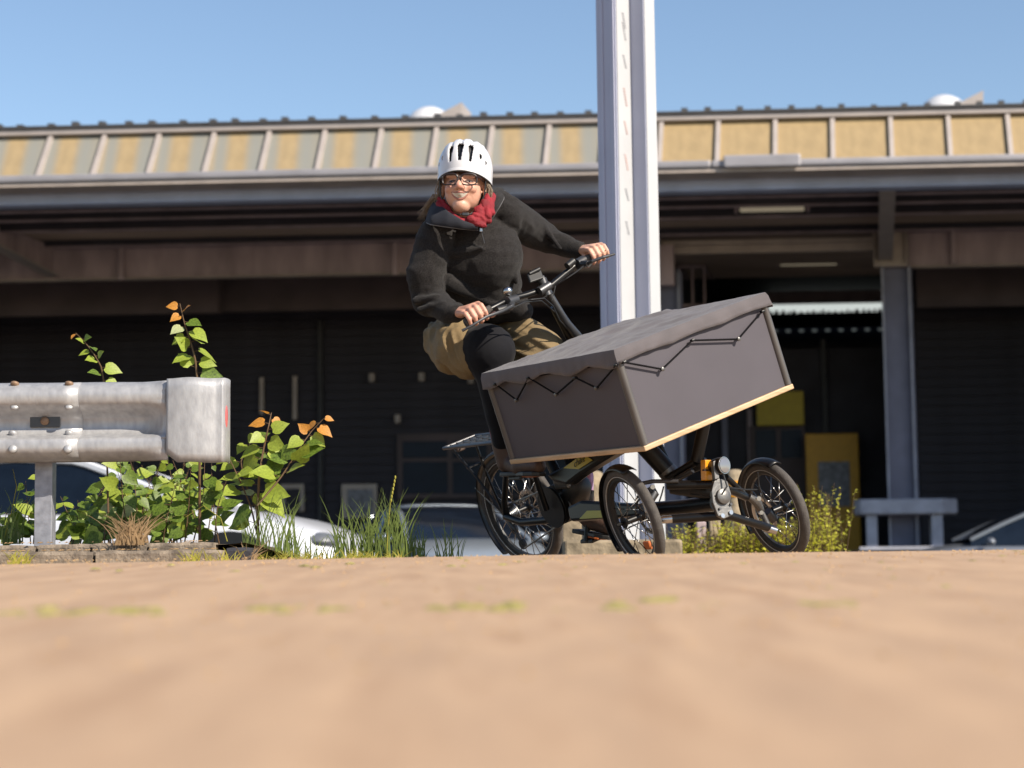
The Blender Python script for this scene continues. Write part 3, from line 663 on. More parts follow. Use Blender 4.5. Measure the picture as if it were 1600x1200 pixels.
# ------------------------------------------------------------------ cars
def make_car(loc, yaw, body, label, L_=4.5, Wd=1.8, Hh_=1.45, kind='hatch'):
    root = thing('parked_car', V(loc), label, 'car')
    R = Matrix.Rotation(yaw, 3, 'Z'); O = V(loc)
    def T(x, y, z): return O + R @ V((x, y, z))
    hw = Wd / 2
    # stations along x (nose at +L/2): x, low z, belt z, half width
    if kind == 'suv': prof = [(-.5, .45, .75, .80), (-.49, .3, .98, .88), (-.40, .22, 1.02, .97), (-.2, .22, 1.0, 1), (0, .22, .98, 1), (.2, .22, .98, 1), (.30, .22, .97, .99), (.40, .22, .90, .97), (.47, .25, .78, .9), (.5, .35, .6, .78)]
    else: prof = [(-.5, .45, .7, .78), (-.49, .3, .92, .87), (-.40, .2, .96, .96), (-.2, .18, .94, 1), (0, .18, .92, 1), (.17, .18, .93, 1), (.24, .18, .935, .99), (.32, .18, .90, .97), (.40, .18, .83, .94), (.455, .2, .74, .88), (.485, .24, .64, .80), (.5, .32, .52, .70)]
    xs_ = np.linspace(-.5, .5, 40); P = []
    pa = np.array(prof)
    for x in xs_:
        lo, be, w_ = [float(np.interp(x, pa[:, 0], pa[:, k])) for k in (1, 2, 3)]; w_ *= hw; row = []
        for (fy, fz) in ((-.86, 0), (-.97, .1), (-1, .35), (-1, .62), (-.965, .85), (-.90, .96), (-.72, 1.01), (-.35, 1.03), (0, 1.035), (.35, 1.03), (.72, 1.01), (.90, .96), (.965, .85), (1, .62), (1, .35), (.97, .1), (.86, 0)):
            row.append(T(x * L_, fy * w_, lo + (be - lo) * fz))
        P.append(row)
    mb = MB(); mb.grid(P); mb.f.append(tuple(range(17))); mb.f.append(tuple((39 * 17 + q) for q in range(17))); mb.build('body', body, root)
    # greenhouse
    if kind == 'suv': gp_ = [(-.47, 1.0, .9), (-.44, 1.32, .80), (-.38, 1.5, .74), (-.1, 1.60, .73), (.08, 1.56, .72), (.20, 1.26, .80), (.29, .97, .88)]
    else: gp_ = [(-.46, .92, .85), (-.40, 1.15, .76), (-.30, 1.34, .70), (-.1, 1.42, .68), (.02, 1.38, .68), (.13, 1.17, .76), (.245, .92, .86)]
    ga = np.array(gp_); P = []; X = np.linspace(gp_[0][0], gp_[-1][0], 28); be = prof[4][2]
    for x in X:
        z = float(np.interp(x, ga[:, 0], ga[:, 1])) * Hh_ / 1.42 * (1 if kind != 'suv' else .9); w_ = float(np.interp(x, ga[:, 0], ga[:, 2])) * hw
        row = []
        for (fy, fz) in ((-1.1, 0), (-1.06, .45), (-1, .86), (-.93, .96), (-.6, 1), (0, 1.015), (.6, 1), (.93, .96), (1, .86), (1.06, .45), (1.1, 0)):
            wl = w_ if fz > .8 else w_ + (hw * .90 - w_) * (1 - fz) * .7
            row.append(T(x * L_, fy * wl / (1.1 if fz == 0 else 1.06 if fz < .5 else 1), be - .02 + (z - be + .02) * fz))
        P.append(row)
    mb = MB(); mb.grid(P); mb.build('glasshouse', 'carglass', root)
    # painted roof skin 6 mm proud, and pillars
    i0, i1 = 6, 17; mb = MB(); mb.grid([[p + V((0, 0, .010)) for p in r[3:8]] for r in P[i0:i1 + 1]]); mb.build('roof', body, root, solid=.012)
    for s in (0, 1):
        mb = MB()
        j = [2, 3, 4] if not s else [8, 7, 6]
        for (a, b_) in ((i1, 27), (i0, 0)):
            idx = list(range(a, b_ + (1 if b_ > a else -1), 1 if b_ > a else -1)); mb.tube([P[q][j[0]] + V((0, 0, .006)) for q in idx], .035, 6)
        mb.tube([P[q][j[0]] for q in range(i0, i1 + 1)], .03, 6)
        q = 12; mb.tube([P[q][j[0]], P[q][1 if not s else 9], P[q][0 if not s else 10]], .04, 6)
        mb.build('pillar', body, root)
    rw = .33
    for xx in (-.31, .315):
        for s in (-1, 1):
            c = T(xx * L_, s * (hw - .1), rw); ax = R @ V((0, 1, 0))
            mb = MB(); mb.disc(T(xx * L_, s * (hw - .06), rw + .02), ax, rw + .07, .14, 28); mb.build('wheel_arch', 'blackmatt', root)
            mb = MB(); mb.ring(c + ax * s * .055, ax, rw - .07, .07, 32, 10, 1.2); wl = mb.build('wheel', 'rubber', root)
            mb = MB(); mb.disc(c + ax * s * .08, ax, rw - .12, .05, 24); mb.build('rim', 'alu', wl)
    for s in (-1, 1):
        mb = MB(); mb.ell(T(.455 * L_, s * hw * .68, .66 if kind != 'suv' else .74), (.16, .17, .075), R); mb.build('headlight', 'carlens', root)
        mb = MB(); mb.ell(T(.19 * L_, s * (hw + .08), be + .05), (.07, .1, .06), R); mb.build('mirror', body, root)
    return root
def gcar(px, Y): x = (px - 800) / F * Y; return (x, Y, gz(x, Y))
gx = (585 - 800) / F * 15.5
make_car((gx - 2.42, 15.9, gz(0, 15.9) - .14), math.radians(-9), 'carwhite', 'white car parked side-on behind the leafy sapling bush, bonnet to the right', 4.7, 1.85)
c = gcar(664, 24.2); make_car((c[0] + .25, 24.4, gz(0, 24.4)), math.radians(-72), 'carsilver', 'pale blue-grey car with dark windscreen parked just left of the rear wheel', 4.3, 1.9, 1.42)
c = gcar(1600, 27); make_car((c[0] + .30, 27.6, gz(0, 27.6)), math.radians(176), 'cargrey', 'dark silver car cut off by the right edge beside the column guard', 4.5, 1.8, 1.56)
# ------------------------------------------------------------------ plants
def leaf_mesh(name, m, s=1, seed=0):
    """heart-shaped leaf, base at the origin, tip along +Y, folded on its midrib"""
    random.seed(seed); out = [(0, 0), (.22, -.05), (.40, .10), (.45, .30), (.36, .52), (.20, .76), (.07, .93), (0, 1.05)]; vs = []; fs = []
    mid = [V((0, y, -.06 * (y - .4) ** 2 * 4 * s)) * s for y in (0, .02, .12, .30, .52, .76, .93, 1.05)]
    cup = U(.10, .3); droop = U(.1, .45)
    for side in (-1, 1):
        for i, (x, y) in enumerate(out):
            vs.append(V((side * x * U(.93, 1.07), y, cup * x - droop * y * y * .5 + U(-.015, .015))) * s)
    k = len(vs)
    for i, q in enumerate((0, .02, .12, .30, .52, .76, .93, 1.05)): vs.append(V((0, q, -droop * q * q * .5)) * s)
    for i in range(7):
        fs.append((8 + i, 8 + i + 1, k + i + 1, k + i)); fs.append((k + i, k + i + 1, i + 1, i))
    me = bpy.data.meshes.new(name); me.from_pydata(vs, [], fs); me.update(); me.polygons.foreach_set('use_smooth', [True] * len(me.polygons)); me.materials.append(M[m]); return me
LEAF = {m: [leaf_mesh('leaf', m, 1, 40 + i * 7 + j) for j in range(4)] for i, m in enumerate(('leaf', 'leafyel', 'leafpale', 'leafor'))}
def add_leaf(root, p, m, size, side):
    o = bpy.data.objects.new('leaf', random.choice(LEAF[m])); sc.collection.objects.link(o); o.parent = root
    y_ = V((side * U(.35, 1), U(-.75, .3), U(-.75, .45))).normalized(); n_ = V((U(-.6, .7), U(-1.1, -.25), U(.1, .95))); n_ = (n_ - y_ * n_.dot(y_)).normalized(); x_ = y_.cross(n_)
    o.matrix_local = Matrix.Translation(p - ORG[root]) @ Matrix((x_, y_, n_)).transposed().to_4x4() @ Matrix.Scale(size * U(.9, 1.1), 4); return o
def shoot(root, pts, Y, n, size, tip='leafor', ntip=2, r=.004, pale=.25, stemname='stem', start=.12, dark=False):
    P = [W(px, py, Y + U(-.04, .04)) for px, py in pts]
    # smooth the stem
    Q = []
    for i in range(len(P) - 1):
        for t in (0, .25, .5, .75): Q.append(P[i].lerp(P[i + 1], t))
    Q.append(P[-1])
    for i in range(1, len(Q) - 1): Q[i] = Q[i] * .5 + (Q[i - 1] + Q[i + 1]) * .25
    AL = [0]
    for i in range(len(Q) - 1): AL.append(AL[-1] + (Q[i + 1] - Q[i]).length)
    mb = MB(); mb.tube(Q, [r * (1 - .75 * i / (len(Q) - 1)) for i in range(len(Q))], 6); mb.build(stemname, 'stem', root)
    for k in range(n):
        t = start + (1 - start) * (k + .5) / n; al = t * AL[-1]; i = max(j for j in range(len(Q) - 1) if AL[j] <= al); p = Q[i].lerp(Q[i + 1], (al - AL[i]) / max(1e-6, AL[i + 1] - AL[i]))
        side = 1 if k % 2 else -1; sz = size * (1.1 - .68 * t ** 3) * U(.85, 1.15)
        m = tip if k >= n - ntip else ('leafyel' if rnd() < (.12 + .35 * t if dark else .45 + .3 * t) else ('leafpale' if rnd() < pale else 'leaf'))
        ang = U(.9, 1.5) * side
        # petiole
        d = V((math.sin(-ang + math.pi) * 0, 0, 0)); px_ = V((side * .020, U(-.012, .006), U(-.004, .010))) * (sz / .07); q = p + px_
        mb = MB(); mb.tube([p, q], .0012, 4); mb.build('petiole', 'stem', root)
        add_leaf(root, q, m, sz, side)
    return Q
random.seed(21)
s = thing('poplar_sapling', W(166, 830, 7.5), 'thin leaning sapling with an orange tip rising behind the crash barrier, the left one', 'sapling', 'saplings behind the crash barrier')
shoot(s, [(170, 850), (167, 700), (163, 600), (158, 572), (146, 552), (133, 535), (118, 520)], 7.45, 11, .070, 'leafor', 1, .0045, start=.68)
s = thing('poplar_sapling', W(308, 830, 7.4), 'upright leafy sapling with bright orange top leaves rising behind the rounded barrier end', 'sapling', 'saplings behind the crash barrier')
shoot(s, [(312, 850), (312, 700), (309, 600), (305, 560), (298, 535), (288, 505), (281, 474)], 7.4, 15, .100, 'leafor', 3, .006, start=.67)
s = thing('poplar_sapling', W(420, 860, 7.3), 'broad leafy sapling with pale and orange top leaves right of the barrier end', 'sapling', 'saplings behind the crash barrier')
shoot(s, [(405, 870), (402, 800), (405, 740), (412, 700), (420, 665), (424, 645)], 7.3, 17, .092, 'leafor', 3, .007, .45, start=.30)
shoot(s, [(403, 800), (385, 760), (375, 720), (392, 690), (405, 675)], 7.35, 7, .075, 'leafyel', 1, .004, start=.3)
shoot(s, [(402, 790), (440, 745), (468, 700), (488, 672), (508, 652)], 7.25, 14, .080, 'leafor', 4, .004, .1, start=.3)
shoot(s, [(405, 850), (392, 790), (372, 745), (360, 720), (350, 700)], 7.3, 5, .080, 'leafyel', 1, .004)
# the bush under the rail: many crossing shoots
bush = thing('leafy_bush', W(240, 840, 7.6), 'dense dark green leafy bush filling the gap under the crash barrier', 'bush')
random.seed(5)
for k in range(36):
    x0 = U(105, 350); top = U(700, 760) if 200 < x0 else U(735, 800); x1 = x0 + U(-55, 55)
    shoot(bush, [(x0, 850), ((x0 + x1) / 2 + U(-12, 12), (850 + top) / 2), (x1, top)], U(7.35, 7.95), 8, U(.05, .08), 'leaf', 0, .003, .03, dark=True)
bush2 = thing('leafy_bush', W(45, 840, 7.5), 'small sparse leafy bush left of the barrier post', 'bush')
for x0, x1, t in ((48, 40, 752), (20, 44, 790), (52, 62, 740), (35, 10, 800)):
    shoot(bush2, [(x0, 850), ((x0 + x1) / 2, (850 + t) / 2), (x1, t)], 7.5, 7, .07, 'leaf', 0, .0025, .03, dark=True)
def blades(root, base, spread, n, h0, h1, m, name='blade', w0=.0028, lean=.35, Yd=.08):
    mb = MB()
    for k in range(n):
        b_ = base + V((U(-1, 1) * spread, U(-Yd, Yd), -.01)); h = U(h0, h1); dx = U(-lean, lean) * h; dy = U(-.3, .3) * h * lean; w_ = w0 * U(.6, 1.3); N = 6; c = U(.15, 1.0); vs = []
        for i in range(N + 1):
            t = i / N; p = b_ + V((dx * t ** 1.8, dy * t ** 1.8, h * (t - .28 * c * t ** 3))); ww = w_ * (1 - t) ** .6 + .0002; a_ = U(-.1, .1)
            vs += [p + V((-ww, a_ * ww, 0)), p + V((ww, 0, 0))]
        mb.add(vs, [(2 * i, 2 * i + 1, 2 * i + 3, 2 * i + 2) for i in range(N)])
    return mb.build(name, m, root)
def tuft(px, row, Y, spread, n, h0, h1, m, label, cat='grass tuft', group=None, lean=.35, w0=.0028, name='grass_tuft'):
    b_ = W(px, row, Y); s = thing(name, b_, label, cat, group); o = blades(s, b_, spread, n, h0, h1, m, 'blades', w0, lean); o['kind'] = 'stuff'; return s
random.seed(33)
G_ = 'grass tufts at the edge of the paving'
tuft(425, 878, 7.2, .10, 64, .10, .33, 'grass', 'tall green grass tuft below the broad sapling', group=G_)
tuft(480, 880, 7.3, .10, 34, .07, .20, 'grass', 'thin low grass tuft in front of the white bonnet', group=G_)
tuft(548, 880, 7.3, .07, 50, .10, .32, 'grass', 'green grass tuft at the nose of the white car', group=G_)
tuft(606, 880, 7.25, .09, 100, .12, .34, 'grass', 'largest dense green grass tuft between the two parked cars', group=G_)
tuft(645, 882, 7.4, .05, 40, .08, .22, 'grass', 'small grass tuft on the right side of the dense one', group=G_)
tuft(703, 884, 7.3, .05, 26, .06, .22, 'grass', 'isolated thin grass tuft nearest the rear wheel', group=G_)
tuft(12, 846, 7.3, .05, 26, .08, .26, 'grass', 'grass tuft at the left edge under the crash barrier', group=G_)
s = thing('grass_stalk', W(608, 880, 7.2), 'single long bent grass stalk rising highest above the tufts', 'grass stalk')
mb = MB(); mb.tube([W(604, 882, 7.2), W(606, 830, 7.2), W(610, 785, 7.2), W(618, 745, 7.2)], [.0022, .002, .0016, .001], 5)
for t in range(7): mb.ell(W(611 + t * 1.1, 782 - t * 6, 7.2), (.0035, .0035, .008))
mb.build('stalk', 'grassyel', s)
s = thing('grass_stalk', W(95, 845, 7.3), 'two thin grass stalks standing before the left car window', 'grass stalk')
mb = MB(); mb.tube([W(5, 846, 7.3), W(18, 800, 7.3), W(26, 760, 7.3), W(20, 733, 7.3)], [.002, .0018, .0015, .001], 5); mb.tube([W(355, 846, 7.2), W(345, 810, 7.2), W(318, 790, 7.2), W(290, 808, 7.2)], [.002, .0018, .0015, .001], 5); mb.build('stalk', 'grassyel', s)
for i, (px, sp) in enumerate(((440, .12), (530, .14), (590, .10))):
    tuft(px, 880, 7.1, sp, 130, .02, .075, 'grassyel', ['low yellow grass fringe beside the dark end stone', 'low yellow grass fringe in the middle of the paving edge', 'low yellow grass fringe under the dense tuft'][i], 'grass fringe', 'yellow grass fringe along the paving', lean=.9)
for i, (px, sp) in enumerate(((345, .05), (300, .03), (30, .03))):
    tuft(px, 878, 6.8, sp, 45, .02, .07, 'grassyel', ['short yellow grass in front of the kerb end', 'short yellow grass before the longest kerb stone', 'tiny yellow grass at the far left kerb joint'][i], 'grass fringe', 'short grass by the kerb', lean=.8)
s = tuft(205, 848, 7.02, .055, 130, .05, .15, 'straw', 'dry reddish straw clump on the kerb stones', 'straw clump', lean=1.1, name='straw_clump')
tuft(388, 878, 6.95, .02, 26, .03, .11, 'straw', 'small pinkish dry clump by the dark end stone', 'straw clump', lean=1.2, name='straw_clump')
# leaf litter on the kerb
mb = MB(); random.seed(9)
for k in range(110):
    p = W(U(0, 345), U(845, 860), 6.95 + U(-.05, .12)); p.z = W(200, 849, 7.0).z + .004 if p.y > 6.99 else W(200, 861, 6.85).z + .004; s_ = U(.004, .012)
    mb.add([p + V((-s_, 0, 0)), p + V((0, -s_ * .6, .002)), p + V((s_, 0, .003)), p + V((0, s_ * .6, .006))], [(0, 1, 2, 3)])
o = mb.build('dry_leaf_litter', 'debris'); tag(o, 'dry brown bits lying on the kerb stones', kind='stuff')
# sunlit weeds behind the tricycle
random.seed(77)
def weed(px0, px1, Y, n, h0, h1, label, grp):
    b_ = W((px0 + px1) / 2, 868, Y); b_.z = gz(b_.x, b_.y); s = thing('weed_clump', b_, label, 'weeds', grp); mb = MB(); mb2 = MB(); hw = (px1 - px0) / 2 / F * Y
    for k in range(n):
        b2 = b_ + V((U(-hw, hw), U(-.25, .25), 0)); h = U(h0, h1); d = V((U(-.25, .25), U(-.2, .2), 1)).normalized(); tip = b2 + d * h; mb.tube([b2, b2 + d * h * .5, tip], [.003, .0025, .0015], 4, cap=False)
        for j in range(int(h / .018)):
            t = U(.15, 1); p = b2 + d * h * t; a_ = U(0, 6.28); l = U(.025, .055) * (1.2 - .6 * t); dd = V((math.cos(a_), math.sin(a_), U(-.1, .8))).normalized(); sd = dd.cross(V((0, 0, 1))).normalized() * l * .28
            mb2.add([p, p + dd * l * .5 + sd, p + dd * l, p + dd * l * .5 - sd], [(0, 1, 2, 3)])
    mb.build('stalks', 'stem', s)['kind'] = 'stuff'; mb2.build('foliage', 'weedleaf', s, auto=False)['kind'] = 'stuff'
weed(1050, 1110, 11.4, 90, .25, .38, 'low sunlit weeds behind the front axle, the left clump', 'sunlit weeds behind the tricycle')
weed(1120, 1215, 11.5, 260, .25, .42, 'thick lime green weeds seen through under the suspension arms', 'sunlit weeds behind the tricycle')
weed(1200, 1262, 11.5, 130, .25, .42, 'green weeds seen through the right front wheel', 'sunlit weeds behind the tricycle')
weed(1255, 1310, 11.6, 60, .30, .62, 'tall flowering weeds just right of the right front wheel', 'sunlit weeds behind the tricycle')
weed(880, 1000, 11.2, 60, .18, .26, 'small weeds behind the concrete kerb block', 'sunlit weeds behind the tricycle')
# ------------------------------------------------------------------ cargo tricycle
YAW, LEAN = math.radians(31.8), math.radians(20)
bf = V((math.sin(YAW), -math.cos(YAW), 0)); br0 = V((math.cos(YAW), math.sin(YAW), 0)); Z = V((0, 0, 1))
br = br0 * math.cos(LEAN) + Z * math.sin(LEAN); bu_ = Z * math.cos(LEAN) - br0 * math.sin(LEAN)
A0 = V((.742, 7.17, .10))
def PB(s, l, h): return A0 + bf * s + br * l + bu_ * h
trike = thing('cargo_tricycle', A0, 'black leaning cargo tricycle with a covered grey box carried over two front wheels', 'cargo bike')
def wheel(c, yaw, lean, R, tyre, fender=None, nsp=28, disc_side=0):
    f_ = V((math.sin(yaw), -math.cos(yaw), 0)); r0 = V((math.cos(yaw), math.sin(yaw), 0)); ax = (r0 * math.cos(lean) + Z * math.sin(lean)).normalized(); u_ = (Z * math.cos(lean) - r0 * math.sin(lean)).normalized()
    rr = R - tyre * 1.05
    mb = MB(); vs = []; n = 64; fs = []          # rim as lathe
    pr = [(rr - .013, -.006), (rr - .004, -.0125), (rr + .006, -.0125), (rr + .001, 0), (rr + .006, .0125), (rr - .004, .0125), (rr - .013, .006)]
    for i in range(n):
        t = 2 * math.pi * i / n; d = f_ * math.cos(t) + u_ * math.sin(t)
        for (q, a) in pr: vs.append(c + d * q + ax * a)
    k = len(pr)
    for i in range(n):
        for j in range(k): fs.append((i * k + j, i * k + (j + 1) % k, ((i + 1) % n) * k + (j + 1) % k, ((i + 1) % n) * k + j))
    mb.add(vs, fs); wo_ = mb.build('wheel', 'blackmatt', trike)
    mb = MB(); mb.ring(c, ax, R - tyre / 2, tyre / 2, 80, 14, 1.0); mb.build('tyre', 'rubber', wo_)
    mb = MB()
    for s in (-1, 1): mb.ring(c + ax * s * tyre * .42, ax, R - tyre * .80, .0016, 80, 6)
    mb.build('reflective_line', 'refl', wo_)
    mb = MB(); mb.tube([c - ax * .045, c - ax * .043, c - ax * .03, c + ax * .03, c + ax * .043, c + ax * .045], [.024, .025, .013, .013, .025, .024], 20); mb.tube([c - ax * .075, c + ax * .075], .007, 10); mb.build('hub', 'black', wo_)
    mb = MB(); mb.tube([V((0, 0, 0)), V((0, 0, 1))], .0018, 5); sp_ = mb.mesh('spoke'); sp_.materials.append(M['steel'])
    for i in range(nsp):
        t = 2 * math.pi * i / nsp; s = 1 if i % 2 else -1; t2 = t + (.9 if (i // 2) % 2 else -.9)
        a = c + (f_ * math.cos(t2) + u_ * math.sin(t2)) * .025 + ax * s * .037; b_ = c + (f_ * math.cos(t) + u_ * math.sin(t)) * (rr - .012)
        o = bpy.data.objects.new('spoke', sp_); sc.collection.objects.link(o); o.parent = wo_; o.location = a - A0; d = b_ - a
        o.rotation_mode = 'QUATERNION'; o.rotation_quaternion = d.to_track_quat('Z', 'Y'); o.scale = (1, 1, d.length)
    if disc_side:
        mb = MB(); cc = c + ax * disc_side * .055; mb.ring(cc, ax, .068, .011, 40, 6, .1)
        for i in range(6):
            t = i * 1.047; mb.tube([cc + (f_ * math.cos(t) + u_ * math.sin(t)) * .02, cc + (f_ * math.cos(t + .5) + u_ * math.sin(t + .5)) * .064], .003, 5)
        mb.build('brake_disc', 'steel', wo_)
    if fender:
        a0, a1, wd, Rf = fender; P = []
        for i in range(25):
            t = a0 + (a1 - a0) * i / 24; d = f_ * math.cos(t) + u_ * math.sin(t)
            P.append([c + d * (Rf - .014 * (q / 3) ** 2) + ax * wd * q / 3 for q in (-3, -2, -1, 0, 1, 2, 3)])
        mb = MB(); mb.grid(P); mb.build('mudguard', 'black', trike, solid=.003)
    return wo_, ax, u_, f_
cl = W(990, 811, 7.0); crr = W(1211, 797, 7.35); cb = W(814, 797, 8.26)
RAD = math.radians
wl_, axl, ul, fl = wheel(cl, RAD(22), LEAN * .95, .203, .040, (RAD(62), RAD(215), .030, .216), 20, 1)
wr_, axr, ur, fr_ = wheel(crr, RAD(26), LEAN * .95, .203, .040, (RAD(62), RAD(205), .030, .216), 20, -1)
wb_, axb, ub, fb = wheel(cb, RAD(36), LEAN, .268, .043, (RAD(45), RAD(225), .031, .288), 28, 1)
# orange wheel reflector in the left front wheel
mb = MB(); q = cl - ul * .105 + fl * .045; mb.box(q, (.012, .05, .032), (axl, fl, ul)); mb.build('wheel_reflector', 'sole', wl_, smooth=False, bevel=.004)
def part(name, m, *tubes, n=12, parent=None):
    if name in ('brake_hose', 'brake_cable', 'mudguard_stay', 'knuckle_bolt', 'chain', 'brake_caliper', 'shifter'):
        for (pts, r) in tubes: mb = MB(); mb.tube(pts, r, n); o = mb.build(name, m, parent or trike)
        return o
    mb = MB()
    for (pts, r) in tubes: mb.tube(pts, r, n)
    return mb.build(name, m, parent or trike)
# rear fork, seat tube, main tubes
BBp = W(882, 787, 7.83)
mo = PB(-.80, 0, .30)
def rb(ds, dl, dh): return cb + bf * ds + br * dl + bu_ * dh
part('chain_stay', 'black', ([rb(0, -.085, 0), rb(.12, -.085, -.03), rb(.42, -.06, -.03)], .017))
part('chain_stay', 'black', ([rb(0, .085, 0), rb(.12, .085, -.03), rb(.42, .06, -.03)], .017))
part('seat_stay', 'black', ([rb(0, -.085, 0), rb(.02, -.08, .07), rb(.10, -.07, .20), rb(.26, -.03, .42)], .014))
part('seat_stay', 'black', ([rb(0, .085, 0), rb(.02, .08, .07), rb(.10, .07, .20), rb(.26, .03, .42)], .014))
part('seat_tube', 'black', ([mo, rb(.30, 0, .40), rb(.27, 0, .58)], .024))
part('seat_post', 'black', ([rb(.27, 0, .58), rb(.24, 0, .70)], .015))
mb = MB(); c = rb(.24, 0, .71); mb.ell(c - bf * .05, (.11, .10, .03), Matrix.Rotation(YAW, 3, 'Z') @ Matrix.Rotation(0, 3, 'X')); mb.cap(c, c + bf * .15, .045, .022); mb.build('saddle', 'blackmatt', trike)
# motor, chainring, cranks, pedals
mb = MB(); mb.disc(mo, br, .085, .12, 28); mb.cap(mo + bf * .02, mo + bf * .09 + bu_ * .05, .075, .06); mb.build('motor', 'blackmatt', trike)
mb = MB(); mb.box(mo + bf * .07 + bu_ * .09 + br * -.02, (.10, .09, .05), (bf, br, bu_)); mb.build('motor_cover', 'alu', trike, smooth=False, bevel=.01)
mb = MB(); cc = mo - br * .085; mb.ring(cc, br, .082, .006, 48, 8, .5); mb.disc(cc, br, .078, .006, 36); mb.build('chainring', 'black', trike)
mb = MB(); cc2 = mo - br * .095; mb.disc(cc2, br, .09, .004, 36, .084); mb.build('chain_guard', 'blackmatt', trike)
pr_ = W(818, 741, 7.62); pl_ = W(930, 840, 7.86)
cR = mo - br * .12; cL = mo + br * .12
part('crank_arm', 'black', ([cR, pr_ + br * .05], [.014, .011])); part('crank_arm', 'black', ([cL, pl_ - br * .05], [.014, .011]))
for p_, nm in ((pr_, 1), (pl_, -1)):
    mb = MB(); mb.box(p_, (.095, .10, .018), (bf, br, Z)); mb.build('pedal', 'blackmatt', trike, smooth=False, bevel=.006)
# cassette, derailleur, chain
mb = MB()
for k in range(6): mb.disc(cb - axb * (.05 + .005 * k), axb, .055 - .006 * k, .0025, 30)
mb.build('cassette', 'steel', trike)
dz_ = cb - axb * .085 - ub * .06 + fb * .03
mb = MB(); mb.cap(cb - axb * .08 - ub * .02, dz_, .014, .012); mb.disc(dz_, axb, .024, .01, 16); mb.disc(dz_ - ub * .07 + fb * .03, axb, .024, .01, 16); mb.cap(dz_, dz_ - ub * .07 + fb * .03, .008, .008); mb.build('derailleur', 'darkmetal', trike)
part('chain', 'darkmetal', ([cb - axb * .06 + ub * .045, cc + bu_ * .08], .0045), ([dz_ - ub * .09 + fb * .03, cc - bu_ * .082], .0045), n=6)
# luggage rack
k1, k2, k3, k4 = W(710, 687, 8.55), W(768, 683, 8.55), W(800, 672, 8.05), W(752, 673, 8.05)
k1, k2, k3, k4 = rb(-.30, -.11, .345), rb(-.30, .07, .345), rb(.14, .07, .345), rb(.14, -.11, .345)
mb = MB(); mb.tube([k1, k2, k3, k4], .008, 8, closed=True)
for t in (.2, .4, .6, .8): mb.tube([k1.lerp(k2, t), k4.lerp(k3, t)], .0045, 6)
for t in (.15, .4, .65): mb.tube([k1.lerp(k4, t), k2.lerp(k3, t)], .0045, 6)
mb.build('luggage_rack', 'darkmetal', trike)
for s in (-1, 1):
    part('rack_strut', 'black', ([rb(0, .09 * s, .01), rb(-.12, .095 * s, .19), rb(-.24, (-.105 if s < 0 else .07), .345)], .006), n=8)
    part('rack_strut', 'black', ([rb(0, .09 * s, .01), rb(-.03, .095 * s, .2), rb(-.02, (-.105 if s < 0 else .07), .345)], .006), n=8)
part('rack_brace', 'darkmetal', ([rb(-.17, -.10, .24), rb(-.17, .08, .24)], .005), n=6)
part('mudguard_stay', 'darkmetal', ([rb(0, -.09, .0), rb(-.26, -.04, .13)], .0028), ([rb(0, -.09, .0), rb(-.12, -.04, .26)], .0028), n=6)
mb = MB(); mb.box(rb(-.31, -.02, .315), (.02, .045, .022), (bf, br, bu_)); mb.build('rear_light', 'boot', trike, smooth=False, bevel=.004)
# main frame: upper label tube, lower tube
def plate(name, m, pxs, Y, th=.05, bevel=.008, p0=None):
    n_ = -br0; p0 = p0 or W(*pxs[0], Y); pts = [on_plane(px, py, p0, n_) for px, py in pxs]; mb = MB(); mb.prism(pts, br0 * th); return mb.build(name, m, trike, smooth=False, bevel=bevel), pts, p0
_, _, q0 = plate('down_tube', 'black', [(852, 742), (880, 727), (955, 690), (985, 686), (978, 698), (905, 742), (884, 758), (862, 752)], 7.52, .055, .012)
_, _, q1 = plate('lower_tube', 'black', [(885, 792), (905, 782), (960, 785), (1010, 788), (1010, 806), (960, 810), (890, 815)], 7.58, .055, .012)
_, lp, lp0 = plate('name_label', 'label', [(880, 731.5), (904, 733), (925.5, 719), (911, 709)], 7.5, .002, 0, q0 - br0 * .004)
plate('name_label', 'label', [(905, 811), (917, 798), (947, 797.5), (946, 808.5)], 7.5, .002, 0, q1 - br0 * .004)
# script word on the label
cu = bpy.data.curves.new('word', 'FONT'); cu.body = 'chike'; cu.size = .052; cu.shear = .35; cu.extrude = .0006; cu.offset = -.0006
tmp = bpy.data.objects.new('word', cu); sc.collection.objects.link(tmp); dg = bpy.context.evaluated_depsgraph_get(); wm = bpy.data.meshes.new_from_object(tmp.evaluated_get(dg)); bpy.data.objects.remove(tmp)
wm.materials.clear(); wm.materials.append(M['black']); wo_t = bpy.data.objects.new('label_word', wm); sc.collection.objects.link(wo_t); wo_t.parent = trike
pa = on_plane(897.5, 731, lp0, -br0) - br0 * .002; pb_ = on_plane(915, 720, lp0, -br0) - br0 * .002; ex = (pb_ - pa).normalized(); ez = -br0; ey = ez.cross(ex).normalized(); wdt = max(v.co.x for v in wm.vertices)
s_ = (pb_ - pa).length / wdt; wo_t.matrix_local = Matrix.Translation(pa - A0) @ Matrix((ex, ey, ez)).transposed().to_4x4() @ Matrix.Diagonal((s_, s_ * 1.05, 1, 1))
